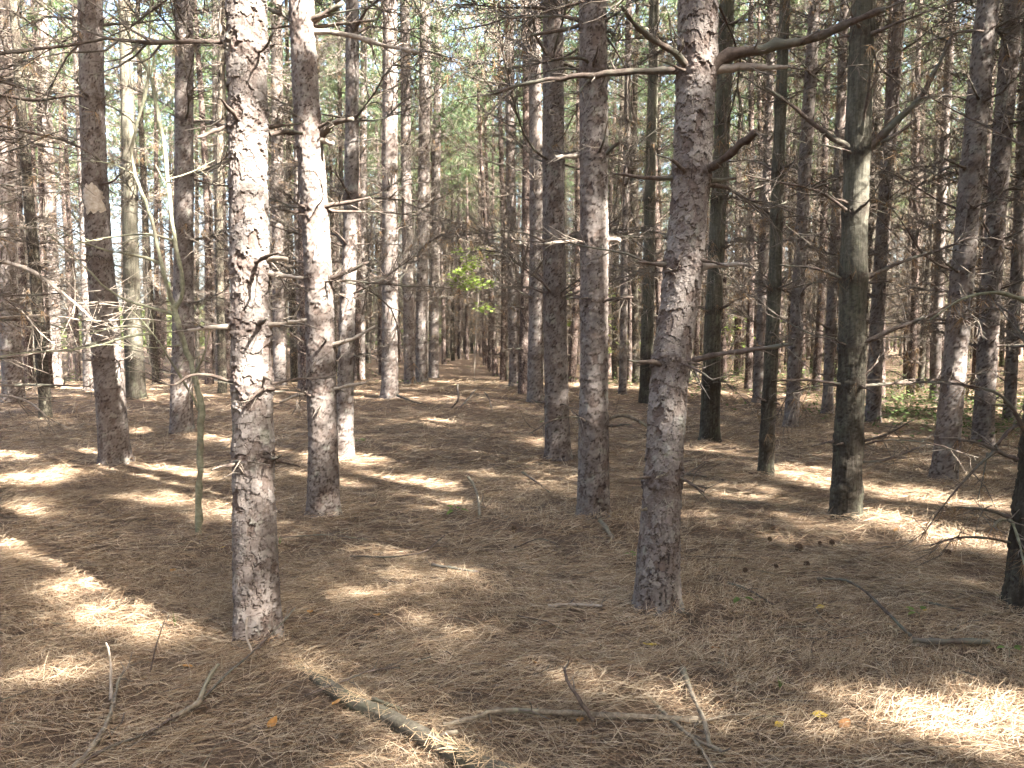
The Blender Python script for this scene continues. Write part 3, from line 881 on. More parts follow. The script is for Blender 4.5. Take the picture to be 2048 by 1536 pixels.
 dict(k='AA', sp='red', res=.022, pts=[(1745, 846, 30), (1758, 600, 28), (1778, 300, 26), (1798, 0, 23)], wh=[770, 680, 590, 500, 400, 280, 150], label="reddish pine right behind the dark smooth trunk, its foot in a sun patch"),
 dict(k='AB', sp='red', res=.022, pts=[(1582, 856, 28), (1598, 550, 27), (1618, 200, 25), (1630, 0, 23)], wh=[770, 680, 590, 480, 380, 270, 150], label="reddish pine between the mossy slim trunk and the dark smooth pine"),
 dict(k='AC', sp='red', res=.028, pts=[(1655, 829, 22), (1666, 550, 20), (1690, 0, 17)], wh=[750, 660, 570, 480, 380, 260], label="thin red pine close beside the dark smooth trunk, farther back"),
 dict(k='AD', sp='white', res=.0085, pts=[(2052, 1232, 84), (2072, 1000, 76), (2092, 800, 72), (2130, 400, 66), (2160, 0, 62)], wh=[1075, 1015, 905, 700, 500, 300], label="dark mossy trunk cut by the picture's right edge with drooping thin branches",
      br=[([(2022, 1035), (1975, 1020), (1910, 1014)], 5, 2, -.1, 'dead'), ([(2020, 1085), (1965, 1075), (1900, 1078), (1860, 1092)], 4, 2, -.2, 'dead'), ([(2035, 920), (1990, 900), (1955, 885), (1915, 880)], 6, 3, .0, 'dead'),
          ([(1990, 900), (1930, 960), (1880, 1020), (1840, 1080)], 4, 1, -.15, 'dead'), ([(1990, 895), (2020, 860), (2050, 840)], 5, 4, .0, 'dead'), ([(2022, 1042), (2000, 1040), (1985, 1054)], 4, 3, -.2, 'sapling'), ([(2025, 1045), (2040, 1090), (2048, 1130)], 4, 2, -.25, 'sapling'),
          ([(2050, 600), (1990, 585), (1920, 600), (1860, 640)], 6, 2, -.1, 'sapling'), ([(2060, 880), (2000, 790), (1930, 770), (1830, 765)], 6, 2, -.1, 'dead'), ([(1975, 905), (1965, 960), (1955, 1000)], 2, 1, -.1, 'dead')]),
 dict(k='AE', sp='red', res=.028, pts=[(1868, 802, 20), (1880, 500, 18), (1905, 0, 15)], wh=[740, 660, 570, 480], label="slim pine with a bright white sunlit edge beyond the green undergrowth"),
 dict(k='AF', sp='red', res=.028, pts=[(2018, 842, 24), (2035, 500, 22), (2060, 0, 20)], wh=[760, 680, 600, 500, 400], label="thin pine near the picture's edge behind the pair of reddish leaning pines"),
 dict(k='AG', sp='red', res=.028, pts=[(1245, 790, 16), (1250, 500, 15), (1258, 0, 12)], wh=[720, 640, 560, 470, 370], label="very thin dark trunk between the sunlit straight pine and the dark grey one"),
 dict(k='AH', sp='red', res=.028, pts=[(722, 758, 16), (726, 400, 15), (728, 0, 13)], wh=[690, 610, 520, 430, 330], label="slim sunlit trunk between the curved pine and the shaded straight pine"),
 dict(k='AI', sp='red', res=.028, pts=[(606, 778, 20), (600, 500, 18), (590, 0, 15)], wh=[690, 610, 520, 430, 330], label="slim trunk mostly hidden behind the curved pine by the path"),
 dict(k='AJ', sp='red', res=.028, pts=[(1515, 805, 20), (1528, 500, 18), (1545, 0, 15)], wh=[730, 650, 560, 470, 370], label="slim reddish pine farther back just beside the mossy green trunk"),
 dict(k='AK', sp='red', res=.028, pts=[(441, 762, 18), (436, 400, 17), (430, 0, 14)], wh=[700, 610, 520, 430, 330], label="slim pine behind the big front trunk, between it and the sapling"),
 dict(k='AL', sp='red', res=.028, pts=[(-130, 1010, 70), (-150, 600, 62), (-170, 0, 56)], wh=[760, 690, 640, 560, 480, 380, 250, 120], unseen_trunk=True, label="pine just outside the picture's left edge whose thin pale branches reach in",
      br=[([(-110, 480), (-20, 515), (70, 545), (130, 590), (185, 640)], 8, 3, -.3, 'pale'), ([(-110, 620), (-30, 640), (60, 640), (150, 660), (240, 655)], 4, 1, -.2, 'dead'), ([(-110, 560), (-20, 587), (100, 588), (215, 580)], 4, 1, -.3, 'dead'),
          ([(-110, 640), (0, 635), (90, 630), (180, 642), (290, 638), (350, 645)], 3, 1, -.4, 'pale'), ([(-110, 760), (-20, 770), (90, 770), (180, 773)], 4, 2, -.2, 'dead'), ([(-110, 780), (0, 790), (60, 805), (95, 835)], 4, 2, -.4, 'pale'),
          ([(-110, 530), (-10, 600), (40, 620), (80, 665), (110, 690)], 4, 1, -.3, 'pale'), ([(-110, 690), (0, 715), (80, 705), (160, 695), (240, 670)], 4, 2, -.4, 'dead'), ([(-110, 240), (0, 250), (80, 270), (140, 285), (200, 320)], 6, 2, -.2, 'dead'), ([(-110, 180), (0, 190), (60, 200), (160, 190)], 6, 3, -.2, 'dead')]),
]

def curve_px(pts, n=12):
    pts = np.array(pts, float)
    t = np.concatenate([[0], np.cumsum(np.hypot(*(np.diff(pts[:, :2], axis=0).T)))])
    tt = np.linspace(0, t[-1], n)
    # Catmull-Rom like smoothing by cubic Hermite
    m = np.gradient(pts, t, axis=0)
    out = []
    for q in tt:
        i = min(np.searchsorted(t, q, side='right') - 1, len(t) - 2)
        h = t[i + 1] - t[i]
        s = (q - t[i]) / h
        out.append((2 * s**3 - 3 * s**2 + 1) * pts[i] + (s**3 - 2 * s**2 + s) * h * m[i] + (-2 * s**3 + 3 * s**2) * pts[i + 1] + (s**3 - s**2) * h * m[i + 1])
    return np.array(out)

TREES = []        # (x, y, row key) of every tree, for spacing and labels
rng = np.random.default_rng(99)
GROUP_NEAR = "pine trees in the near rows"
def add_branch(tree, kind, base, az, scale, roll=0.0, tilt=0.0):
    L, me = kind
    o = link("branch", me, tree, base, (roll, tilt, az), scale)
    return o

def tip_tubes(g, rngl, P, r0, r1, mat_i, ntw, twl):
    """hand-traced branch: main tube with small twigs"""
    n_ = len(P)
    s = np.linspace(0, 1, n_)
    r = r0 + (r1 - r0) * s
    r = r * (1 + rngl.normal(0, 0.13, n_))
    r[0] *= 1.25
    P = P + rngl.normal(0, 0.16, P.shape) * r[:, None]
    g.tube(P, r, 8, mat_i)
    d = np.gradient(P, axis=0)
    d /= np.linalg.norm(d, axis=1)[:, None]
    for _ in range(ntw):
        i = rngl.integers(n_ // 4, n_)
        v = d[i] + rngl.normal(0, 0.75, 3)
        v /= np.linalg.norm(v)
        l = twl * rngl.uniform(0.3, 1.2)
        q0 = P[i]
        q1 = q0 + v * l * 0.5 + rngl.normal(0, 0.05 * l, 3)
        q2 = q1 + (v + rngl.normal(0, 0.35, 3)) * l * 0.5
        tr = min(0.4 * r[i], 0.004) + 0.0014
        g.tube(np.array([q0, q1, q2]), np.array([1, 0.75, 0.4]) * tr, 4, 1, cap=False)
        if rngl.random() < 0.6:
            q3 = q1 + rngl.normal(0, 0.4, 3) * l * 0.6
            g.tube(np.array([q1, 0.5 * (q1 + q3) + rngl.normal(0, 0.03 * l, 3), q3]), np.array([0.7, 0.5, 0.3]) * tr, 3, 1, cap=False)

for ti, T in enumerate(NEAR):
    p0 = T['pts'][0]
    b = hit(p0[0], min(p0[1], 1300))
    r_base = p0[2] / 2 * b[1] / F_PX
    Y = b[1] + 0.7 * r_base
    base = np.array([at(p0[0], p0[1], Y)[0], Y, float(ground_z(b[0], Y, False))])
    cp = curve_px(T['pts'], 24)
    wp = np.array([at(q[0], q[1], Y) for q in cp])
    rr = cp[:, 2] / 2 * Y / F_PX * 0.91
    z = wp[:, 2] - base[2]
    x = wp[:, 0] - base[0]
    top_z = z[-1]
    H = 15.5 + rng.uniform(-1, 1)
    sl = (x[-1] - x[-6]) / max(1e-3, z[-1] - z[-6])
    ze = np.linspace(top_z + 0.6, H, 10)
    xe = x[-1] + sl * (ze - top_z) * 0.5
    re = np.maximum(rr[-1] * (1 - (ze - top_z) / (H - top_z)) ** 0.8, 0.012)
    zc = np.concatenate([[-0.3], z, ze])
    ctr = np.stack([zc, np.concatenate([[x[0]], x, xe]), np.zeros(len(zc))], -1)
    if ti % 2:
        ctr[:, 2] = 0.02 * np.sin(zc * 0.7 + ti)
    rad = np.stack([zc, np.concatenate([[rr[0]], rr, re])], -1)
    wz = [float(np.interp(-q, -cp[:, 1], z)) for q in T['wh']]
    ztop = max(wz + [0.5])
    while ztop < min(top_z + 0.4, 8.3):
        ztop += rng.uniform(0.38, 0.55)
        wz.append(ztop)
    tree = link("pine_tree", None, None, base)
    tag(tree, T['label'], "pine tree", GROUP_NEAR)
    T['tree'], T['base'], T['ctr'], T['rad'], T['wz'] = tree, base, ctr, rad, wz
    TREES.append((base[0], base[1], tree))
    zhi = min(top_z + 0.25, 8.5)
    me = trunk_mesh("trunk", T['sp'], ctr, rad, H, T['res'], zhi, wz, 100 + ti * 7, M['bark'] if T['sp'] == 'red' else M['wbark'])
    link("trunk", me, tree)
    # hand-traced branches
    hand_z = []
    for (pp, w0, w1, dY, mk) in T.get('br', []):
        c = curve_px([(q[0], q[1], 0) for q in pp], max(6, 3 * len(pp)))
        s = np.linspace(0, 1, len(c))
        P = np.array([at(q[0], q[1], Y - 0.02 + dY * ss) for q, ss in zip(c, s)]) - base
        hand_z.append(P[0, 2])
        sc0 = Y / F_PX / 2
        g = Geo()
        Lw = float(np.linalg.norm(P[-1] - P[0]))
        rl = np.random.default_rng(ti * 50 + len(hand_z))
        tip_tubes(g, rl, P, 1.55 * w0 * sc0, 1.5 * w1 * sc0, 0, int(2 + Lw * 10) if Lw > 0.2 else 0, 0.12 + 0.18 * Lw)
        if T['sp'] == 'white':
            for _ in range(3):
                add_tuft(g, rl, P[rl.integers(len(P) // 3, len(P))], 0.13, 12, 0.0012, 2, 1.0)
        link("branch", g.mesh("branch", [M[mk], M['twig'], M['brownneedle']], attr="tint"), tree)
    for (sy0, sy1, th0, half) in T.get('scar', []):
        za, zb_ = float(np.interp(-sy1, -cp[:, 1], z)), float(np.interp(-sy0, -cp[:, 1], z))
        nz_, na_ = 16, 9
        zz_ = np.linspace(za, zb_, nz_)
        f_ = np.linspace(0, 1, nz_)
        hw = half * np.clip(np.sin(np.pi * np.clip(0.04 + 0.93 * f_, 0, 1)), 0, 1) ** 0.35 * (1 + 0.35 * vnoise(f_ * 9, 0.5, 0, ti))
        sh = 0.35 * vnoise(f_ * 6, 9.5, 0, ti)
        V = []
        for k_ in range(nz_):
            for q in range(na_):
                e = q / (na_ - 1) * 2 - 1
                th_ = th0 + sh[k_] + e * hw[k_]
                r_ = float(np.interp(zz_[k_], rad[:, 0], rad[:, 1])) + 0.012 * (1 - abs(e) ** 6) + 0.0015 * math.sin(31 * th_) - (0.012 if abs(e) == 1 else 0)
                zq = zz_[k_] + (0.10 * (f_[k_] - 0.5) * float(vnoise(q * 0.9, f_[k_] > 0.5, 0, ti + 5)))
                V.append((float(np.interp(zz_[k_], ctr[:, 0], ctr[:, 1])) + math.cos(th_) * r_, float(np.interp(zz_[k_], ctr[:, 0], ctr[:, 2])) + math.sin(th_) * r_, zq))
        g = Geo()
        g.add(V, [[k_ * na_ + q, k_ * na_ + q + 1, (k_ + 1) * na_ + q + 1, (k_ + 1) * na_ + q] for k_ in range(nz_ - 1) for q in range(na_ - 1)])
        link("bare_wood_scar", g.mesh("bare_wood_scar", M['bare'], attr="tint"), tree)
    if T['sp'] == 'white' and Y < 12:
        g = Geo()
        rl = np.random.default_rng(ti)
        for w in wz:
            if 1.0 < w < 5.5:
                for _ in range(7):
                    a = rl.uniform(0, 6.28)
                    rw = float(np.interp(w, rad[:, 0], rad[:, 1])) + rl.uniform(0.0, 0.22)
                    add_tuft(g, rl, (float(np.interp(w, ctr[:, 0], ctr[:, 1])) + math.cos(a) * rw, math.sin(a) * rw, w + rl.normal(0.05, 0.06)), 0.15, 9, 0.0012, 0, 1.0)
        if g.v:
            link("hanging_needles", g.mesh("hanging_needles", M['brownneedle'], attr="tint"), tree)["kind"] = "stuff"
    # the other dead branches, whorl by whorl
    for w in wz:
        if w > 8.4 or w < 0.45:
            continue
        traced = sum(abs(w - hz) < 0.12 for hz in hand_z)
        nb = max(1, int(rng.integers(4, 7)) - traced)
        if Y > 16:
            nb = max(4, nb)
        a0 = rng.uniform(0, 6.28)
        for q in range(nb):
            a = a0 + q * 6.283 / nb + rng.normal(0, 0.3)
            toward = math.sin(a) < -0.35
            u = rng.random()
            if w < 1.0:
                kind = 'stub' if u < 0.75 else 'mid'
            elif w < 2.0:
                kind = 'stub' if u < 0.45 else 'mid'
            else:
                kind = 'stub' if u < 0.2 else ('mid' if u < 0.55 else 'long')
            if Y < 9 and toward and kind == 'long':
                kind = 'mid'
            if Y < 5 and kind != 'stub' and (toward or u < 0.6):
                kind = 'stub'
            if Y > 9 and w > 1.3 and (kind == 'long' or (kind == 'mid' and u < 0.75)):
                kind = 'xlong'
            if Y > 9 and w > 0.8 and kind == 'stub' and rng.random() < 0.5:
                kind = 'mid'
            if T['sp'] == 'white' and kind != 'stub' and not (Y < 9 and toward):
                kind = 'wlong'
            item = LIB[kind][int(rng.integers(len(LIB[kind])))]
            rw = float(np.interp(w, rad[:, 0], rad[:, 1]))
            cx_ = float(np.interp(w, ctr[:, 0], ctr[:, 1]))
            add_branch(tree, item, (cx_ + math.cos(a) * rw * 0.85, math.sin(a) * rw * 0.85, w + rng.normal(0, 0.02)), a, rng.uniform(0.75, 1.15))
    g = Geo()
    rl = np.random.default_rng(700 + ti)
    for w in wz:
        if 0.7 < w < 8.4:
            fine_twigs(g, rl, (float(np.interp(w, ctr[:, 0], ctr[:, 1])), float(np.interp(w, ctr[:, 0], ctr[:, 2])), w), 0.85 * float(np.interp(w, rad[:, 0], rad[:, 1])), 6 if Y < 5 else 10, 0.06 if Y < 5 else 0.15, 0.22 if Y < 5 else (0.5 if Y < 9 else 0.95), 0.0022 if Y < 9 else 0.0042, 0)
    if g.v:
        link("dead_twigs", g.mesh("dead_twigs", [M['dead']], attr="tint"), tree)["kind"] = "stuff"
    # crown, high above the picture
    ci = ti % len(CROWNS)
    off = np.array([np.interp(10, ctr[:, 0], ctr[:, 1]), 0, 0])
    crown_part(tree, ci, off, rng.uniform(0, 6.28), base)

# ---------------------------------------------------------------- the rest of the plantation, row by row
def plain_trunk(rng, H, r0, whorls, mat, seed):
    zs = np.concatenate([np.arange(-0.15, 9.0, 0.11), np.arange(9.0, H, 0.6), [H]])
    rad = np.stack([np.array([-1, 0, 1.5, 9, H]), r0 * np.array([1.15, 1.12, 1.0, 0.66, 0.06])], -1)
    ctr = np.stack([zs, 0.05 * np.sin(zs * 0.5 + seed), 0.05 * np.cos(zs * 0.43 + seed * 2)], -1)
    ctr[:, 1:] -= ctr[1, 1:]
    nt = 16
    th = np.arange(nt) * 2 * math.pi / nt
    Z, Tt = np.meshgrid(zs, th, indexing='ij')
    coll = np.zeros(Z.shape)
    for w in whorls:
        coll = np.maximum(coll, np.exp(-((Z - w) / 0.07) ** 2))
    rr = np.interp(Z, rad[:, 0], rad[:, 1]) + coll * 0.010 + 0.007 * fbm(np.cos(Tt) * 2, np.sin(Tt) * 2, Z * 5, 2, seed) + 0.18 * r0 * np.exp(-np.clip(Z, 0, None) / 0.12)
    rr[-1] = 0.01
    v = np.stack([np.interp(Z, ctr[:, 0], ctr[:, 1]) + np.cos(Tt) * rr, np.interp(Z, ctr[:, 0], ctr[:, 2]) + np.sin(Tt) * rr, Z], -1).reshape(-1, 3)
    i = np.arange(len(zs) - 1)[:, None] * nt
    j = np.arange(nt)[None, :]
    j2 = (j + 1) % nt
    g = Geo()
    g.add(v, np.stack([i + j, i + j2, i + nt + j2, i + nt + j], -1).reshape(-1, 4), None, 0, np.stack([coll.ravel() * 0] * 2 + [coll.ravel() * 0.8], -1))
    return g

VAR = []
rngV = np.random.default_rng(31)
for i in range(7):
    white = i >= 5
    whorls = []
    zz = rngV.uniform(0.7, 1.0)
    while zz < 9.0:
        whorls.append(zz)
        zz += rngV.uniform(0.36, 0.56)
    H = rngV.uniform(15, 17)
    r0 = rngV.uniform(0.085, 0.115)
    tg = plain_trunk(rngV, H, r0, whorls, None, i)
    dg = Geo()
    for w in whorls:
        nb = int(rngV.integers(4, 7)) if w < 5.0 else int(rngV.integers(2, 4))
        a0 = rngV.uniform(0, 6.28)
        for q in range(nb):
            a = a0 + q * 6.283 / nb + rngV.normal(0, 0.3)
            hi = min(1.0, 0.25 + w / 3.2)
            L = rngV.uniform(0.4, 1.75) * hi
            if rngV.random() < 0.2:
                L *= 0.35
            bg = gen_branch(rngV, L, rngV.uniform(0.008, 0.013), rngV.uniform(-0.1, 0.5), rngV.uniform(-0.7, 0.5), int(3 + L * 8), 2, 4, int(rngV.integers(0, 5)) if L > 0.7 else 0, thick=0.0032)
            dg.merge(bg, rotz(a), (math.cos(a) * r0 * 0.7, math.sin(a) * r0 * 0.7, w))
    for w in whorls:
        fine_twigs(dg, rngV, (0, 0, w), r0 * 0.8, 6, 0.2, 1.0, 0.0045, 0)
    tm = tg.mesh("trunk", M['fwbark'] if white else M['fbark'], attr="bark")
    dm = dg.mesh("dead_branches", BM, smooth=True, attr="tint")
    VAR.append((tm, dm, i % 6, tg, dg))

rngG = np.random.default_rng(12)
cands = []
for ri, off in enumerate(ROWS):
    y = -26.0 + rngG.uniform(0, 2)
    while y < 105:
        x = off + ROW_SLOPE * y + rngG.normal(0, 0.16 if y < 26 else 0.34)
        yy = y + rngG.normal(0, 0.22)
        y += rngG.uniform(2.0, 2.75)
        if rngG.random() < 0.10:
            continue
        if math.hypot(x, yy) < 2.6:
            continue
        cands.append((x, yy, ri))
NEARXY = np.array([(a, b) for a, b, _ in TREES])
seen, far, unseen = [], [], []
SHX, SHY = math.sin(SUN_AZ), math.cos(SUN_AZ)
for x, y, ri in cands:
    if np.min(np.hypot(NEARXY[:, 0] - x, NEARXY[:, 1] - y)) < 1.5:
        continue
    inview = y > 0.5 and abs(x) < 0.695 * y + 0.55
    if inview:
        if y < 16 and abs(x) < 0.60 * y + 0.2:
            continue
        px, py, f = project(np.array([x, y, 0.0]))
        if y < 22 and 880 < px < 1010:
            continue
        if x < -13 and rngG.random() < 0.2:
            continue
        (seen if True else far).append((x, y, ri))
    elif -14 < x < 40 and -26 < y < 40:
        best = (10**9, x, y)
        for q in range(14):                            # trunks that would stand in a sun gap are planted a little aside
            x2, y2 = x + (rngG.uniform(-0.7, 0.7) if q else 0.0), y + (rngG.uniform(-0.8, 0.8) if q else 0.0)
            dx, dy = x2 - GP[:, 0], y2 - GP[:, 1]
            t = dx * SHX + dy * SHY
            per = np.abs(dx * SHY - dy * SHX)
            nb = int(np.sum((t > 0) & (t < 19) & (per < 0.14)))
            if nb < best[0] and not (abs(x2) < 0.695 * y2 + 0.55 and y2 > 0.5):
                best = (nb, x2, y2)
        unseen.append((best[1], best[2], ri))
seen.sort(key=lambda q: q[1])
far = seen[262:]
seen = seen[:262]
far = [q for q in far if q[1] < 74 and (q[1] < 44 or rngG.random() < 0.65) and not (q[0] < -18 and q[1] > 55)]
for k_ in range(36):                                   # the rows run out and close the view at the end of the path
    yy = rngG.uniform(42, 84)
    far.append((ROW_SLOPE * yy + rngG.uniform(-1.6, 1.4), yy, 0))

ORD = ["first", "second", "third", "fourth", "fifth", "sixth", "seventh", "eighth", "ninth", "tenth", "eleventh", "twelfth", "thirteenth", "fourteenth", "fifteenth", "sixteenth", "seventeenth", "eighteenth", "nineteenth", "twentieth", "twenty-first", "twenty-second", "twenty-third", "twenty-fourth", "twenty-fifth"]
def row_words(ri):
    d = ri - ROW_LEFT
    return (("%s row to the right of the path" % ORD[d - 1]) if d > 0 else ("%s row to the left of the path" % ORD[-d]))
count = {}
for x, y, t in TREES:
    ri = int(np.argmin([abs(x - (o + ROW_SLOPE * y)) for o in ROWS]))
    count.setdefault(ri, []).append(y)
for x, y, ri in seen:
    count.setdefault(ri, []).append(y)
for k_ in count:
    count[k_].sort()
SEEN_TREES = []
for i, (x, y, ri) in enumerate(seen):
    vi = int(rngG.integers(len(VAR)))
    tm, dm, ci, _, _ = VAR[vi]
    zb = float(ground_z(x, y, False))
    s = rngG.uniform(0.85, 1.12)
    a = rngG.uniform(0, 6.28)
    o = link("pine_tree", None, None, (x, y, zb), (rngG.normal(0, 0.018), rngG.normal(0, 0.018), a), (s, s, rngG.uniform(0.95, 1.06)))
    idx = count[ri].index(y)
    word = ORD[idx] if idx < len(ORD) else "farthest"
    lookw = "slim grey-barked pine" if vi >= 5 else ("slim reddish pine" if y < 32 else "thin distant pine")
    tag(o, "%s, %s trunk back in the %s" % (lookw, word, row_words(ri)), "pine tree", "pine trees deeper in the plantation rows")
    link("trunk", tm, o)
    d_ = link("dead_branches", dm, o)
    d_["kind"] = "stuff"
    c_ = crown_part(o, ci, np.zeros(3), a, np.array([x, y, zb]), s)
    c_.rotation_euler = (0, 0, 0)
    TREES.append((x, y, o))

# trees past the ones one can count, and those outside the picture that shade it
full_vars, bare_vars = [], []
crown_src = [bpy.data.objects.new("crown_source", m_) for m_ in CROWN_MESH]
for i, (tm, dm, ci, tg, dg) in enumerate(VAR):
    pair = [bpy.data.objects.new("trunk_source", tm), bpy.data.objects.new("dead_branches_source", dm)]
    bare_vars.append(pair)
    full_vars.append(pair + [crown_src[ci]])

P_ = np.array([(x, y, float(ground_z(x, y, False))) for x, y, _ in far])
nF = len(P_)
instancer("distant_forest", P_, np.stack([np.zeros(nF), np.zeros(nF), rngG.uniform(0, 6.28, nF)], -1), rngG.uniform(0.85, 1.12, nF), rngG.integers(0, len(VAR), nF), full_vars, "mass of distant pine trunks and crowns closing off the plantation")
P_ = np.array([(x, y, float(ground_z(x, y, False))) for x, y, _ in unseen])
nU = len(P_)
instancer("forest_around_viewpoint", P_, np.stack([np.zeros(nU), np.zeros(nU), rngG.uniform(0, 6.28, nU)], -1), np.ones(nU), rngG.integers(0, len(VAR), nU), bare_vars, "pine trunks standing around and behind the viewpoint")
sp, sr, ss, sv = [], [], [], []
for x, y, z in P_:
    lay = DENSE[int(rngG.integers(len(DENSE)))] if shades_front(x, y) else CROWNS[int(rngG.integers(len(CROWNS)))]
    a = rngG.uniform(0, 6.28)
    W = lay['pos'] @ rotz(a).T + np.array([x, y, z])
    km = keep_mask(W)
    if not shades_front(x, y):
        km = km & (rngG.random(len(W)) < 0.4)  # crowns out of view thinned to let sun through to the background
    sp.append(W[km])
    sr.append(np.stack([np.zeros(km.sum()), lay['tl'][km], lay['az'][km] + a], -1))
    ss.append(lay['scl'][km])
    sv.append(lay['kd'][km])
ALLXY = np.array([(x, y) for x, y, _ in unseen] + [(x, y) for x, y, _ in TREES])
for tx, ty0, ty1, tY in [(640, 300, 1000, 6.2), (625, 80, 180, 6.2), (780, 60, 780, 15.0), (1712, 60, 1000, 6.4), (1545, 100, 900, 8.4), (1425, 100, 850, 11.0), (300, 1120, 1180, None), (560, 1150, 1250, None), (1450, 1080, 1200, None), (1000, 1100, 1180, None)] + [(q, 1240, 1345, None) for q in range(960, 1240, 55)] + [(q, 1270, 1395, None) for q in range(1330, 1720, 60)] + [(q, 1290, 1380, None) for q in range(1740, 2040, 60)] + [(q, 1110, 1170, None) for q in range(640, 1180, 60)] + [(q, 1010, 1080, None) for q in range(900, 1160, 60)] + [(q, 1000, 1270, None) for q in range(-60, 440, 38)] + [(505, 200, 540, 3.6), (495, 220, 540, 3.6), (512, 960, 1240, 3.6)] + [(q, 1310, 1460, None) for q in range(40, 460, 50)]:  # extra sprays added out of view, across the sun rays, to shade these spots
    for ty in np.arange(ty0, ty1, 28.0):
        P0 = at(tx, ty, tY) if tY else hit(tx, ty)
        for zz in np.arange(8.6, 15.0, 0.45):
            Q = P0 + SUN * ((zz - P0[2]) / SUN[2]) + rngG.normal(0, 0.12, 3)
            if np.min(np.hypot(ALLXY[:, 0] - Q[0], ALLXY[:, 1] - Q[1])) < 1.35 and keep_mask(Q[None], 0.20)[0]:
                sp.append(Q[None])
                sr.append(np.array([[0, -rngG.uniform(0, 0.8), rngG.uniform(0, 6.28)]]))
                ss.append(np.array([rngG.uniform(0.9, 1.4)]))
                sv.append(np.array([int(rngG.integers(len(SPRAYS)))]))
instancer("canopy_with_shade_sprays", np.vstack(sp), np.vstack(sr), np.concatenate(ss), np.concatenate(sv), spray_vars, "pine needle canopy overhead and behind the viewpoint, with sprays added for shade")

# ---------------------------------------------------------------- needle litter
rngN = np.random.default_rng(3)
def litter(count, y0, y1, wid, ln, seg, power=1.0):
    y = np.sqrt(rngN.uniform(y0 * y0, y1 * y1, count))
    x = rngN.uniform(-1, 1, count) * (0.72 * y + 0.5)
    z = ground_z(x, y)
    for T in NEAR:                                   # none inside the trunks
        bx, by, _ = T['base']
        ok = np.hypot(x - bx, y - by) > T['rad'][1, 1] * 1.02
        x, y, z = x[ok], y[ok], z[ok]
        d = np.hypot(x - bx, y - by) - T['rad'][1, 1]
        z = z + 0.055 * np.exp(-np.clip(d, 0, None) / 0.07) * rngN.uniform(0, 1, len(d))
    pit_ = vnoise(x * 5.5, y * 5.5, 0, 61) + 0.5 * vnoise(x * 14, y * 14, 0, 62)
    ok = (pit_ > -0.42) | (rngN.random(len(x)) < 0.22)
    x, y, z = x[ok], y[ok], z[ok]
    n_ = len(x)
    az = rngN.uniform(0, 6.283, n_) + 0.0
    flow = 1.6 * vnoise(x * 0.9, y * 0.9, 0, 41)
    az = np.where(rngN.random(n_) < 0.45, flow + rngN.normal(0, 0.45, n_), az)
    tuft = vnoise(x * 2.6, y * 2.6, 0, 43)
    pit = rngN.normal(0.06, 0.16, n_) + np.where(rngN.random(n_) < 0.05, rngN.uniform(0.2, 0.8, n_), 0)
    l = ln * rngN.uniform(0.55, 1.25, n_)
    bend = rngN.normal(0, 0.35, n_)
    zo = rngN.uniform(0.0, 0.018, n_) + 0.022 * np.clip(tuft, 0, 1)
    tone = rngN.random(n_)
    wv = rngN.uniform(0.7, 1.3, n_) * wid
    roll = rngN.normal(0, 0.6, n_)
    P = [np.stack([x, y, z + zo], -1)]
    for s_ in range(seg):
        a = az + bend * (s_ - (seg - 1) / 2)
        pz = pit - 0.10 * s_
        P.append(P[-1] + (l / seg)[:, None] * np.stack([np.cos(a) * np.cos(pz), np.sin(a) * np.cos(pz), np.sin(pz)], -1))
    for q in P[1:]:
        q[:, 2] = np.maximum(q[:, 2], ground_z(q[:, 0], q[:, 1]) + 0.002)
    sd = np.stack([-np.sin(az) * np.cos(roll), np.cos(az) * np.cos(roll), np.sin(roll)], -1)
    pale, tan, rust, dark = np.array([0.50, 0.390, 0.265]), np.array([0.38, 0.272, 0.170]), np.array([0.28, 0.177, 0.102]), np.array([0.115, 0.071, 0.045])
    col = np.where((tone < 0.28)[:, None], pale, np.where((tone < 0.66)[:, None], tan, np.where((tone < 0.88)[:, None], rust, dark)))
    col = col * rngN.uniform(0.75, 1.15, (n_, 1)) * (1 + 0.20 * vnoise(x * 0.7, y * 0.7, 0, 51) + 0.12 * vnoise(x * 2.7, y * 2.7, 0, 52))[:, None]
    V, C = [], []
    for s_, q in enumerate(P):
        f = 1.0 if s_ < seg else 0.35
        V += [q - sd * (wv * f / 2)[:, None], q + sd * (wv * f / 2)[:, None]]
        C += [col, col]
    m = 2 * (seg + 1)
    V = np.stack(V, 1).reshape(-1, 3)
    C = np.stack(C, 1).reshape(-1, 3)
    o = np.arange(n_)[:, None] * m
    Q = np.concatenate([o + np.array([[2 * s_, 2 * s_ + 1, 2 * s_ + 3, 2 * s_ + 2]]) for s_ in range(seg)], 0)
    return V, Q, C
g = Geo()
for a in [(125000, 2.1, 5.2, 0.0019, 0.120, 2), (70000, 5.2, 8.5, 0.0034, 0.14, 1), (60000, 8.5, 14, 0.0055, 0.16, 1), (30000, 14, 26, 0.012, 0.20, 1)]:
    V, Q, C = litter(*a)
    g.add(V, Q, None, 0, C)
lit = link("needle_litter", g.mesh("needle_litter", M['litter'], smooth=False, attr="tint"))
tag(lit, "loose carpet of fallen tan pine needles over the whole floor", None, None, "stuff")

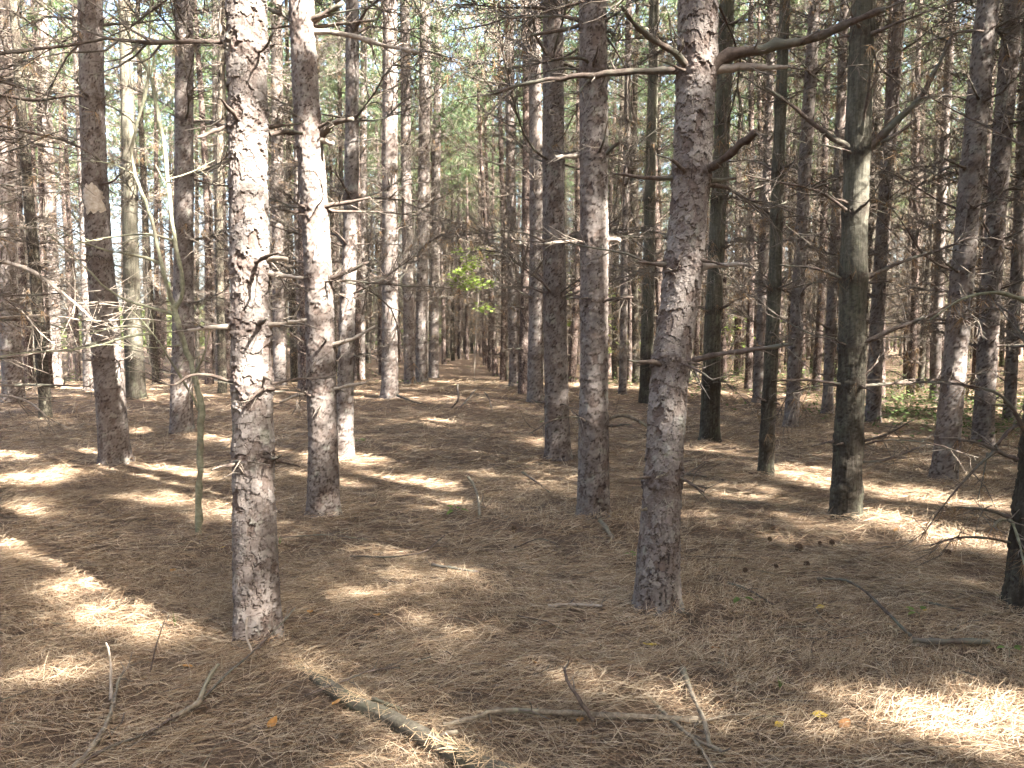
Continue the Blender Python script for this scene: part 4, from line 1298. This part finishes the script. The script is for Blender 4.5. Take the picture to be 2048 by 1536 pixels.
# ---------------------------------------------------------------- the thin deciduous sapling
b = hit(398, 1068)
YS = b[1]
sap = link("sapling", None, None, b)
tag(sap, "thin crooked greenish sapling with bare arching twigs, beside the big front pine", "sapling")
def px_tube(name, parent, pts, w0, w1, Y, dY, mat, origin, sides=8, tw=0, seed=0, twl=0.15):
    c = curve_px([(q[0], q[1], 0) for q in pts], max(6, 3 * len(pts)))
    s = np.linspace(0, 1, len(c))
    P = np.array([at(q[0], q[1], Y + dY * k_) for q, k_ in zip(c, s)]) - origin
    g = Geo()
    rl = np.random.default_rng(seed + 400)
    sc0 = Y / F_PX / 2
    tip_tubes(g, rl, P, w0 * sc0, w1 * sc0, 0, tw, twl)
    return link(name, g.mesh(name, [mat, mat, M['brownneedle']], attr="tint"), parent)
px_tube("stem", sap, [(398, 1072), (397, 1010), (399, 950), (400, 880), (400, 800), (392, 765), (383, 735), (370, 690), (355, 640), (349, 610)], 15, 11, YS, 0, M['sapling'], b)
px_tube("stem", sap, [(350, 618), (362, 597), (364, 552), (355, 508), (347, 467), (338, 380), (328, 290), (314, 219), (301, 150), (280, 116), (253, 58), (227, -5), (200, -80)], 10, 5, YS, .1, M['sapling'], b, tw=3, seed=2)
px_tube("stem", sap, [(347, 612), (328, 549), (318, 511), (308, 458), (287, 396), (270, 349), (263, 301), (273, 253), (290, 191), (297, 150), (298, 85), (302, -5)], 8, 4, YS, -.15, M['sapling'], b, tw=3, seed=3)
for i, (pp, w0, w1) in enumerate([([(345, 628), (308, 617), (253, 600), (212, 576), (178, 542), (137, 505), (92, 460)], 6, 2), ([(318, 525), (290, 515), (253, 508), (205, 498), (164, 484), (113, 457)], 6, 2),
        ([(345, 481), (308, 469), (273, 469), (212, 476), (150, 488)], 5, 2), ([(398, 819), (376, 778), (342, 723), (304, 665), (260, 617)], 6, 2), ([(304, 667), (260, 672), (200, 690), (140, 700), (60, 705), (0, 712)], 5, 2),
        ([(386, 757), (410, 703), (420, 652)], 5, 3), ([(304, 665), (280, 655), (230, 655), (180, 668), (100, 690)], 3, 1), ([(362, 690), (320, 695), (250, 690), (180, 690)], 3, 1), ([(301, 150), (310, 110), (330, 70)], 4, 2),
        ([(337, 359), (380, 345), (430, 320)], 3, 1), ([(270, 349), (230, 330), (180, 322), (120, 330)], 3, 1), ([(310, 470), (260, 480), (236, 500)], 3, 1)]):
    px_tube("branch", sap, pp, w0, w1, YS, [-.3, -.2, .2, -.3, -.5, -.1, -.4, -.3, .2, .2, -.2, -.1][i], M['sapling'], b, 5, 4, 10 + i, 0.16)

# ---------------------------------------------------------------- fallen log, sticks
def stick(name, pts, w0, w1, mk, label, cat="stick", tw=0, group="fallen sticks on the needle floor", seed=0):
    """pts: (px, py, height above the ground)"""
    W = np.array([hit(q[0], q[1], q[2] + 0.012) for q in pts])
    c = curve_px(W, max(7, 4 * len(W))) if len(W) > 2 else np.linspace(W[0], W[1], 7)
    if len(W) > 2:
        t = np.linspace(0, 1, len(W))
        tt = np.linspace(0, 1, 4 * len(W))
        c = np.stack([np.interp(tt, t, W[:, a]) for a in range(3)], -1)
        for _ in range(2):
            c[1:-1] = 0.25 * c[:-2] + 0.5 * c[1:-1] + 0.25 * c[2:]
    o = W[0].copy()
    g = Geo()
    rl = np.random.default_rng(900 + seed)
    dist = W[:, 1].mean()
    tip_tubes(g, rl, c - o, 1.0 * w0 * dist / F_PX / 2, 1.0 * w1 * dist / F_PX / 2, 0, tw, 0.12)
    ob = link(name, g.mesh(name, [M[mk], M['twig'], M['brownneedle']], attr="tint"), None, o)
    tag(ob, label, cat, group)
    return ob
def log_thing():
    W = np.array([hit(q[0], q[1], q[2]) for q in [(575, 1318, -.02), (640, 1362, .012), (700, 1402, .018), (790, 1441, .032), (880, 1494, .032), (975, 1538, .028), (1060, 1580, .028)]])
    t = np.linspace(0, 1, len(W))
    tt = np.linspace(0, 1, 60)
    c = np.stack([np.interp(tt, t, W[:, a]) for a in range(3)], -1)
    for _ in range(3):
        c[1:-1] = 0.25 * c[:-2] + 0.5 * c[1:-1] + 0.25 * c[2:]
    r = np.interp(tt, [0, .25, 1], [0.015, 0.030, 0.040])
    nt = 28
    th = np.arange(nt) * 2 * math.pi / nt
    d = np.gradient(c, axis=0)
    d /= np.linalg.norm(d, axis=1)[:, None]
    n1 = np.cross(d, [0, 0, 1.0])
    n1 /= np.linalg.norm(n1, axis=1)[:, None]
    n2 = np.cross(n1, d)
    TT, AA = np.meshgrid(tt * 1.9, th, indexing='ij')
    rr = r[:, None] * (1 + 0.16 * fbm(np.cos(AA) * 2, np.sin(AA) * 2, TT * 7, 4, 8))
    v = c[:, None, :] + rr[..., None] * (np.cos(AA)[..., None] * n1[:, None, :] + np.sin(AA)[..., None] * n2[:, None, :])
    i = np.arange(len(tt) - 1)[:, None] * nt
    j = np.arange(nt)[None, :]
    j2 = (j + 1) % nt
    g = Geo()
    g.add((v - W[0]).reshape(-1, 3), np.stack([i + j, i + nt + j, i + nt + j2, i + j2], -1).reshape(-1, 4))
    ob = link("fallen_log", None, None, W[0])
    tag(ob, "mossy grey-green fallen log half buried in needles in front of the path", "log")
    link("log_trunk", g.mesh("fallen_log", M['mossy'], attr="tint"), ob)
    k_ = 38
    g = Geo()
    g.tube(np.array([c[k_], c[k_] + [0.05, -0.01, 0.045], c[k_] + [0.09, -0.03, 0.06]]) - W[0], [0.011, 0.009, 0.007], 7)
    link("branch_stub", g.mesh("branch_stub", M['grey']), ob)
    rl = np.random.default_rng(4)
    g = Geo()
    for _ in range(520):                                # needles lying over the log
        i = rl.integers(0, len(c))
        if vnoise(tt[i] * 9.0, 0.3, 0, 2) < -0.05 and rl.random() < 0.7:
            continue
        o = c[i] + n1[i] * rl.normal(0, 0.6) * r[i] + [0, 0, r[i] * rl.uniform(0.75, 1.08)]
        a = rl.uniform(0, 6.28)
        e = np.array([math.cos(a), math.sin(a), rl.normal(-0.12, 0.12)]) * rl.uniform(0.05, 0.13)
        sd = np.array([-math.sin(a), math.cos(a), 0.2]) * 0.0011
        g.add([o - e / 2 - sd, o - e / 2 + sd, o + e / 2 + sd, o + e / 2 - sd], [[0, 1, 2, 3]], None, 0, np.array([0.47, 0.33, 0.19]) * rl.uniform(0.5, 1.2))
    nl_ = link("needle_litter", g.mesh("log_needles", M['litter'], smooth=False, attr="tint"), None)
    tag(nl_, "tan pine needles strewn over the fallen log", None, None, "stuff")
log_thing()
ST = [
 ([(885, 1450, .01), (950, 1436, .03), (985, 1420, .045), (1040, 1420, .04), (1100, 1425, .03), (1250, 1432, .025), (1395, 1440, .02)], 9, 13, 'grey', "long pale grey stick lying crosswise at the bottom of the path", 3),
 ([(1185, 1440, .02), (1160, 1400, .10), (1135, 1365, .16), (1128, 1335, .20)], 9, 5, 'dead', "short dark stick propped up on the long pale crosswise stick", 2),
 ([(1365, 1338, .03), (1385, 1390, .03), (1408, 1440, .03), (1420, 1490, .02)], 13, 9, 'grey', "grey stick with a pale broken end crossing the long stick's tip", 0),
 ([(1290, 1385, .0), (1340, 1440, .02), (1390, 1480, .02), (1450, 1505, .01)], 9, 7, 'grey', "mossy stick slanting below the crossing of the grey sticks", 2),
 ([(1395, 1445, .03), (1450, 1430, .03), (1520, 1428, .01)], 6, 3, 'grey', "thin forked twig trailing off beyond the crossed grey sticks", 0),
 ([(1430, 1545, .01), (1405, 1500, .02), (1380, 1470, .02)], 8, 5, 'grey', "greenish stick end at the very bottom edge below the crossed sticks", 0),
 ([(1635, 1158, .02), (1690, 1158, .05), (1730, 1180, .06), (1775, 1225, .05), (1820, 1270, .02)], 5, 6, 'dead', "bowed thin stick arching down towards the short thick stick", 0),
 ([(1825, 1278, .02), (1880, 1283, .025), (1978, 1283, .02)], 11, 13, 'dead', "short thick dark stick lying level near the dark edge trunk", 0),
 ([(1455, 1165, .01), (1500, 1180, .02), (1545, 1208, .01)], 5, 4, 'dead', "small dark twig on the floor right behind the crossed sticks", 1),
 ([(140, 1545, .01), (200, 1500, .02), (300, 1465, .02), (340, 1440, .02), (400, 1405, .03), (450, 1350, .05), (505, 1305, .09), (550, 1262, .15), (590, 1215, .22)], 6, 4, 'dead', "long thin branch rising from the bottom corner to the foot of the front pine", 3),
 ([(140, 1542, .02), (180, 1500, .02), (208, 1460, .03), (225, 1420, .04), (238, 1360, .05), (243, 1350, .06)], 12, 5, 'grey', "pale grey stick with a bent tip near the picture's bottom corner", 4),
 ([(345, 1435, .02), (395, 1410, .03), (405, 1385, .05), (420, 1350, .08), (437, 1328, .12)], 11, 8, 'grey', "stubby grey stick with a broken pale end in front of the front pine", 0),
 ([(222, 1400, .03), (222, 1330, .12), (218, 1300, .18), (212, 1285, .2)], 6, 4, 'pale', "upright bleached twig poking out of the litter by the bent grey stick", 0),
 ([(300, 1345, .01), (312, 1290, .12), (330, 1240, .2)], 4, 2, 'dead', "thin upright dark twig standing in the big sun patch", 0),
 ([(505, 1305, .09), (494, 1280, .14), (492, 1250, .19), (494, 1235, .22)], 5, 4, 'pale', "small pale fork standing up against the foot of the front pine", 0),
 ([(1200, 1040, .02), (1215, 1060, .03), (1228, 1078, .01)], 10, 7, 'grey', "short weathered grey stick at the foot of the sunlit straight pine", 0),
 ([(865, 1130, .02), (920, 1138, .03), (960, 1145, .01)], 7, 4, 'dead', "short dark twig on the middle of the path", 1),
 ([(1095, 1213, .01), (1150, 1208, .02), (1205, 1212, .01)], 8, 6, 'pale', "pale broken stick lying level in front of the leaning pine", 3),
 ([(938, 955, .06), (955, 985, .04), (960, 1030, .02)], 6, 5, 'grey', "forked grey dead stem standing in the path litter", 5),
 ([(915, 770, .35), (918, 800, .2), (905, 815, .02)], 4, 4, 'dead', "thin leafless seedling stem on the brow of the path", 2),
 ([(950, 780, .2), (930, 805, .1), (915, 820, .0)], 3, 3, 'dead', "slanting dead stem leaning over the brow of the path", 1),
 ([(795, 790, .1), (815, 800, .05), (845, 808, .0)], 5, 3, 'dead', "thin stick resting at the foot of the shaded straight pine", 1),
 ([(970, 785, .2), (980, 800, .12), (984, 822, .0)], 3, 3, 'dead', "curved thin dead stem on the brow of the path", 1),
 ([(700, 1112, .02), (780, 1115, .04), (850, 1105, .04), (890, 1070, .10)], 4, 2, 'dead', "thin curved twig bowing over the litter behind the front pine", 1),
 ([(1030, 1095, .02), (1080, 1075, .04), (1120, 1090, .01)], 3, 2, 'dead', "fine twig lying across the middle of the path", 1),
 ([(745, 1398, .02), (775, 1408, .03), (805, 1420, .02)], 9, 7, 'mossy', "short green-grey stick beside the fallen log", 0),
 ([(610, 1392, .02), (680, 1365, .03), (740, 1340, .03), (800, 1335, .01)], 5, 3, 'dead', "thin branch passing over the buried end of the log", 3),
 ([(560, 1075, .01), (650, 1068, .05), (740, 1080, .03)], 3, 2, 'dead', "fine twig lying behind the front pine towards the curved pine", 2),
 ([(1745, 1100, .01), (1775, 1092, .03), (1800, 1098, .01)], 4, 3, 'dead', "little dark twig in front of the dark smooth pine", 0),
 ([(1045, 945, .02), (1075, 965, .04), (1100, 985, .01)], 5, 3, 'dead', "thin dark stick between the path and the straight pine", 0),
 ([(1840, 1200, .01), (1885, 1212, .02), (1930, 1222, .01)], 6, 4, 'dead', "half buried dark stick near the yellow leaf by the edge trunk", 0),
]
for i, (pp, w0, w1, mk, lb, tw) in enumerate(ST):
    stick("fallen_stick", pp, w0, w1, mk, lb, "stick", tw, seed=i)

# ---------------------------------------------------------------- pine cones, fallen leaves, seedlings
def cone_mesh(seed):
    rl = np.random.default_rng(seed)
    g = Geo()
    zs = np.linspace(0, 1, 9)
    g.tube(np.stack([zs * 0.048 - 0.024, 0 * zs, 0 * zs], -1), 0.012 * np.sin(np.clip(zs * 0.9 + 0.1, 0, 1) * math.pi) + 0.002, 8, 0)
    for i in range(46):
        f = (i + 0.5) / 46
        a = i * 2.39996
        r = 0.020 * math.sin((0.12 + 0.83 * f) * math.pi) ** 0.7
        x = f * 0.048 - 0.024
        d = np.array([0.35 - 0.5 * f, math.cos(a), math.sin(a)])
        d /= np.linalg.norm(d)
        sd = np.cross(d, [1, 0, 0])
        sd /= np.linalg.norm(sd)
        o = np.array([x, 0, 0]) + d * r * 0.35
        tip = o + d * r
        w = 0.006
        up = np.cross(sd, d) * 0.0025
        v = [o - sd * w * 0.5, o + sd * w * 0.5, tip + sd * w, tip - sd * w, tip + up * 1.5 + d * 0.002]
        g.add(v, [[0, 1, 2, 3]], [[3, 2, 4], [0, 3, 4], [1, 4, 2]])
    return g.mesh("pine_cone", M['cone'], smooth=False)
n = NT("cone_scales")
n.color(n.ramp(n.noise(n.coord(), 120, 2)[0], [(0.3, (0.045, 0.028, 0.018)), (0.7, (0.13, 0.082, 0.05))]))
M['cone'] = n.m
cones = [cone_mesh(1), cone_mesh(2)]
for i, (px, py, s, a, lb) in enumerate([(1598, 1095, 1.5, 1.4, "large open pine cone, biggest of the cluster before the dark smooth pine"), (1545, 1056, 1.1, .3, "dark pine cone nearest the foot of the dark smooth pine's row"), (1664, 1084, 1.2, .1, "pine cone lying at the end of a short twig"),
        (1540, 1078, 1.0, 2.0, "small pine cone at the far side of the cone cluster"), (1613, 1128, 1.1, .9, "pine cone just in front of the largest cone"), (1552, 1132, .9, 2.6, "small half buried cone beside the leaning pine"),
        (1490, 1140, .9, .5, "lone small cone closest to the leaning pine's foot"), (1895, 1105, 1.3, .4, "dark cone near the edge trunk's drooping twigs"), (1028, 1056, 1.1, 1.5, "upright dark cone in the middle of the path"), (1640, 1086, .9, 2.9, "little cone beside the short twig's end")]):
    p = hit(px, py, 0.032)
    c = link("pine_cone", cones[i % 2], None, p, (rng.uniform(0, 6), rng.uniform(-0.3, 0.5), a), s * 0.7)
    tag(c, lb, "pine cone", "pine cones on the floor")

def leaf_mesh(seed, col, curl):
    rl = np.random.default_rng(seed)
    g = Geo()
    u = np.linspace(0, 1, 9)
    w = 0.5 * np.sin(np.pi * u ** 0.8) ** 0.85
    V = []
    for i, t in enumerate(u):
        for s in (-1, -0.5, 0, 0.5, 1):
            V.append((t - 0.5, s * w[i] * 0.62, curl * (t - 0.4) ** 2 + 0.22 * abs(s) * w[i] + 0.03 * math.sin(9 * t + 3 * s + seed)))
    q = []
    for i in range(8):
        for s in range(4):
            q.append([i * 5 + s, i * 5 + s + 1, (i + 1) * 5 + s + 1, (i + 1) * 5 + s])
    c = np.array(col) * rl.uniform(0.85, 1.15, (len(V), 1))
    g.add(V, q, None, 0, c)
    g.tube(np.array([[-0.5, 0, curl * 0.16], [-0.72, 0.03, 0.02]]), [0.018, 0.012], 4, 0, True, (0.35, 0.22, 0.08))
    return g.mesh("fallen_leaf", M['yleaf'], attr="tint")
YEL, ORA, PALE, BRN = (0.50, 0.35, 0.07), (0.40, 0.20, 0.06), (0.52, 0.43, 0.28), (0.28, 0.14, 0.06)
for i, (px, py, s, c, lb) in enumerate([(1640, 1431, .062, YEL, "bright yellow oval leaf lying before the sun patch, nearest the bottom"), (1558, 1449, .045, YEL, "smaller yellow leaf beside the bright oval one"), (1852, 1221, .050, YEL, "round yellow leaf near the dark edge trunk"),
        (1300, 1291, .070, YEL, "curled yellow leaf in front of the leaning pine"), (1480, 1363, .055, PALE, "pale cream leaf behind the crossed sticks"), (545, 1447, .060, ORA, "orange leaf on the litter below the front pine"), (376, 1334, .055, ORA, "orange leaf in front of the big sun patch"),
        (755, 1231, .058, ORA, "orange leaf at the rim of the path sun patch"), (620, 1224, .055, ORA, "orange-yellow leaf just beside the foot of the front pine"), (1430, 1296, .045, BRN, "reddish brown leaf near the curled yellow one"), (1690, 1448, .065, BRN, "reddish brown leaf by the bottom sun patch"),
        (1160, 1441, .050, ORA, "orange leaf tucked against the long pale stick"), (345, 1142, .055, ORA, "orange leaf between the sapling and the front pine's sun patch"), (178, 1160, .050, PALE, "pale folded leaf on the shaded floor beyond the sun patch"), (1690, 1121, .055, PALE, "pale leaf before the dark smooth pine"),
        (1785, 1258, .050, PALE, "pale leaf close to the bowed stick"), (1792, 1060, .05, ORA, "orange leaf beyond the cones near the dark smooth pine"), (675, 1405, .055, ORA, "orange leaf lying on the fallen log"), (445, 1095, .045, YEL, "yellow leaf behind the front pine's foot"), (1070, 1325, .035, ORA, "tiny orange leaf in the middle of the path"),
        (1055, 1117, .045, BRN, "small brown leaf farther up the path"), (1640, 1215, .06, YEL, "dull yellow leaf between the bowed stick and the leaning pine")]):
    p = hit(px, py, 0.018)
    lf = link("fallen_leaf", leaf_mesh(i, c, rng.uniform(0.1, 0.6)), None, p, (rng.normal(0, .25), rng.normal(0, .25), rng.uniform(0, 6.28)), s)
    tag(lf, lb, "leaf", "fallen leaves on the needle floor")

def plant(px, py, nl, size, label, name="green_seedling", h=0.08, cat="plant", group="small green plants on the floor", blade=False, Y=None):
    p = hit(px, py)
    rl = np.random.default_rng(px)
    o = link(name, None, None, p)
    tag(o, label, cat, group)
    g = Geo()
    st = Geo()
    for i in range(nl):
        a = rl.uniform(0, 6.28)
        if blade:
            t = np.linspace(0, 1, 5)
            L = size * rl.uniform(0.6, 1.2)
            out = rl.uniform(0.15, 0.7)
            c = np.stack([np.cos(a) * out * L * t ** 1.5, np.sin(a) * out * L * t ** 1.5, L * t * (1 - 0.3 * out * t)], -1)
            sd = np.array([-math.sin(a), math.cos(a), 0]) * 0.003
            v = np.concatenate([c - sd * (1 - t)[:, None], c + sd * (1 - t)[:, None] + 1e-5])
            g.add(v, [[k_, k_ + 1, 6 + k_, 5 + k_] for k_ in range(4)], None, 0, np.full((10, 3), rl.uniform(0.7, 1.2)))
        else:
            d = np.array([math.cos(a), math.sin(a), rl.uniform(0.0, 0.5)])
            st.tube(np.array([[0, 0, 0], [0, 0, h * 0.6], d * size * 0.5 + [0, 0, h * 0.7]]), [0.0018, 0.0016, 0.001], 4, 0, False)
            o2 = d * size * 0.5 + np.array([0, 0, h * 0.7])
            sd = np.cross(d, [0, 0, 1.0])
            sd /= np.linalg.norm(sd)
            up = np.cross(sd, d)
            u = np.linspace(0, 1, 6)
            w = 0.34 * size * np.sin(np.pi * u ** 0.75) ** 0.8
            mid = o2 + np.outer(u * size, d) - np.outer(u ** 2 * size * 0.3, [0, 0, 1.0])
            v = np.concatenate([mid - np.outer(w, sd) + np.outer(w * 0.25, up), mid, mid + np.outer(w, sd) + np.outer(w * 0.25, up)])
            q = [[k_, k_ + 1, 7 + k_, 6 + k_] for k_ in range(5)] + [[6 + k_, 7 + k_, 13 + k_, 12 + k_] for k_ in range(5)]
            g.add(v, q, None, 0, np.full((18, 3), rl.uniform(0.7, 1.3)))
    link("leaves", g.mesh("seedling_leaves", M['leaf'], attr="tint"), o)["kind"] = "stuff"
    if st.v:
        link("stem", st.mesh("seedling_stem", M['sapling']), o)
plant(912, 1033, 5, .075, "small green broad-leaved seedling in the middle of the path")
plant(1838, 1245, 4, .045, "small green clover-like plant beside the round yellow leaf")
plant(350, 1255, 6, .10, "little tuft of green grass behind the big sun patch", "grass_tuft", blade=True)
plant(1560, 1380, 14, .07, "dark green grass tuft left of the bottom sun patch", "grass_tuft", blade=True)
plant(1480, 1215, 4, .05, "low green sprig near the leaning pine's foot")
plant(720, 890, 4, .10, "dark green sprig at the foot of the slim sunlit pine")
plant(2018, 1318, 4, .04, "tiny green plant at the picture's right border")
plant(1265, 1125, 4, .04, "tiny green plant just behind the leaning pine")
plant(560, 1090, 7, .07, "green grass tuft hugging the front pine's trunk", "grass_tuft", blade=True)

def leafy(px, py, Y, h, spread, nleaf, label, size=0.085, top=0.5):
    p = np.array([at(px, py, Y)[0], Y, 0.0])
    p[2] = float(ground_z(p[0], p[1], False))
    rl = np.random.default_rng(int(px))
    o = link("leafy_sapling", None, None, p)
    tag(o, label, "sapling", "small leafy saplings among the pines")
    st = Geo()
    lv = Geo()
    stem_ = np.array([[0, 0, -0.05], [0.05, 0, h * 0.4], [-0.05, 0.05, h * 0.75], [0.0, 0, h]])
    stem_[1:, :2] += rl.normal(0, 0.12, (3, 2))
    st.tube(stem_, [0.013, 0.010, 0.007, 0.003], 5, 0)
    for bi in range(13):
        f = rl.uniform(top * 0.8, 1.0)
        o2 = np.array([0, 0, h * f])
        a = rl.uniform(0, 6.28)
        e = o2 + np.array([math.cos(a), math.sin(a), rl.uniform(-0.15, 0.35)]) * spread * rl.uniform(0.5, 1.0)
        st.tube(np.array([o2, 0.5 * (o2 + e) + [0, 0, 0.05], e]), [0.006, 0.004, 0.002], 3, 0, False)
        for q in range(nleaf // 13):
            t = rl.uniform(0.3, 1.1)
            c = o2 + (e - o2) * t + rl.normal(0, 0.13, 3) * [1, 1, 0.6]
            d = rl.normal(0, 1, 3) * [1, 1, 0.35]
            d /= np.linalg.norm(d)
            sd = np.cross(d, [0, 0, 1.0]) + rl.normal(0, 0.25, 3)
            sd /= np.linalg.norm(sd)
            s_ = size * rl.uniform(0.7, 1.3)
            v = [c - d * s_ * .6, c - d * s_ * .1 + sd * s_ * .55, c + d * s_ * .25 + sd * s_ * .25, c + d * s_ * .7, c + d * s_ * .25 - sd * s_ * .25, c - d * s_ * .1 - sd * s_ * .55]
            lv.add(v, [[0, 1, 2, 3], [0, 3, 4, 5]], None, 0, np.full((6, 3), rl.uniform(0.7, 1.35)) * [1.05, 1, 0.8])
    link("stem", st.mesh("sapling_stem", M['twig']), o)
    link("leaves", lv.mesh("sapling_leaves", M['leaf'], smooth=False, attr="tint"), o)["kind"] = "stuff"
leafy(948, 745, 23.0, 4.1, 1.1, 900, "leafy green maple sapling over the path beyond the brow", 0.10, 0.62)
leafy(1165, 745, 27.0, 4.6, 1.0, 300, "leafy yellow-green sapling showing between two pines beside the path", 0.12, 0.3)
leafy(1240, 765, 25.0, 3.8, 0.9, 240, "leafy green sapling behind the sunlit straight pine", 0.11, 0.25)
leafy(1490, 780, 24.0, 2.2, 0.9, 160, "low leafy sapling beyond the smooth grey pine", 0.10, 0.2)

# ---------------------------------------------------------------- green ground cover
def cover(name, spots, label, size):
    rl = np.random.default_rng(77)
    g = Geo()
    for (cx_, cy_, rx, ry, cnt, hh) in spots:
        x = cx_ + rl.normal(0, 0.5, cnt) * rx
        y = cy_ + rl.normal(0, 0.5, cnt) * ry
        z = ground_z(x, y) + rl.uniform(0.02, 1, cnt) ** 1.5 * hh
        c = np.stack([x, y, z], -1)
        d = rl.normal(0, 1, (cnt, 3)) * [1, 1, 0.3]
        d /= np.linalg.norm(d, axis=1)[:, None]
        sd = np.cross(d, [0, 0, 1.0]) + rl.normal(0, 0.25, (cnt, 3))
        s_ = size * rl.uniform(0.6, 1.3, (cnt, 1))
        v = np.stack([c - d * s_ * .6, c + sd * s_ * .4, c + d * s_ * .6, c - sd * s_ * .4], 1).reshape(-1, 3)
        t_ = np.repeat(rl.uniform(0.6, 1.3, (cnt, 1)) * np.array([[1.0, 1.0, 0.8]]), 4, 0)
        g.add(v, np.arange(cnt * 4).reshape(-1, 4), None, 0, t_)
    o = link(name, g.mesh(name, M['farleaf'], smooth=False, attr="tint"))
    tag(o, label, None, None, "stuff")
cover("undergrowth", [(7.4, 13.2, 1.6, 3.0, 1600, .22), (9.5, 15.5, 2.5, 4, 2200, .35), (8.2, 22, 5, 8, 2600, .5), (4.3, 20, 2.5, 4, 700, .3), (14, 28, 8, 8, 3500, .9), (7, 34, 7, 8, 3000, 1.0),
                      (-16, 26, 3, 5, 900, .5), (-22, 40, 12, 8, 4000, 1.8), (-6.5, 30, 3, 5, 500, .3), (-3.4, 22, 0.8, 1.5, 120, .2)], "low green undergrowth spreading between the trunks on the far side", 0.07)

# ---------------------------------------------------------------- broadleaf woods beyond the plantation
rl = np.random.default_rng(5)
g = Geo()
cnt = 44000
ang = rl.uniform(-0.72, 0.72, cnt)
dist = rl.uniform(72, 100, cnt)
x, y = np.sin(ang) * dist, np.cos(ang) * dist
top = 5.5 + 3.0 * vnoise(ang * 14, 0, 0, 3) + 1.5 * vnoise(ang * 45, 0, 0, 4)
z = ground_z(x, y, False) + rl.uniform(0, 1, cnt) ** 1.5 * top
c = np.stack([x, y, z], -1)
d = rl.normal(0, 1, (cnt, 3)); d /= np.linalg.norm(d, axis=1)[:, None]
sd = np.cross(d, rl.normal(0, 1, (cnt, 3))); sd /= np.linalg.norm(sd, axis=1)[:, None]
s_ = rl.uniform(0.16, 0.36, (cnt, 1))
v = np.stack([c - d * s_, c + sd * s_ * .7, c + d * s_, c - sd * s_ * .7], 1).reshape(-1, 3)
t_ = np.repeat(rl.uniform(0.6, 1.3, (cnt, 1)) * np.array([[1.1, 1.0, 0.8]]), 4, 0)
g.add(v, np.arange(cnt * 4).reshape(-1, 4), None, 0, t_)
tag(link("distant_woods", g.mesh("distant_woods", M['farleaf'], smooth=False, attr="tint")), "green broadleaf woods glimpsed beyond the pine rows", None, None, "stuff")

# ---------------------------------------------------------------- broken twiglets strewn over the needles
rl = np.random.default_rng(8)
g = Geo()
for k_ in range(900):
    y = math.sqrt(rl.uniform(2.2 ** 2, 15 ** 2)) if k_ % 2 else math.sqrt(rl.uniform(2.2 ** 2, 7 ** 2))
    x = rl.uniform(-1, 1) * (0.72 * y + 0.4)
    L = rl.uniform(0.04, 0.16) if rl.random() < 0.75 else rl.uniform(0.16, 0.5)
    a = rl.uniform(0, 6.28)
    t = np.linspace(-0.5, 0.5, 4)
    aa = a + np.cumsum(rl.normal(0, 0.22, 4))
    p = np.stack([x + np.cos(aa) * t * L, y + np.sin(aa) * t * L, 0 * t], -1)
    p[:, 2] = ground_z(p[:, 0], p[:, 1]) + 0.014 + rl.uniform(-0.006, 0.012) + t * rl.normal(0, 0.12) * L
    g.tube(p, rl.uniform(0.0012, 0.0034) * np.array([1, 0.9, 0.75, 0.5]), 4, int(rl.integers(0, 3)), cap=False)
tag(link("twig_litter", g.mesh("twig_litter", [M['dead'], M['twig'], M['grey']], attr="tint")), "small broken twigs strewn over the pine needles", None, None, "stuff")
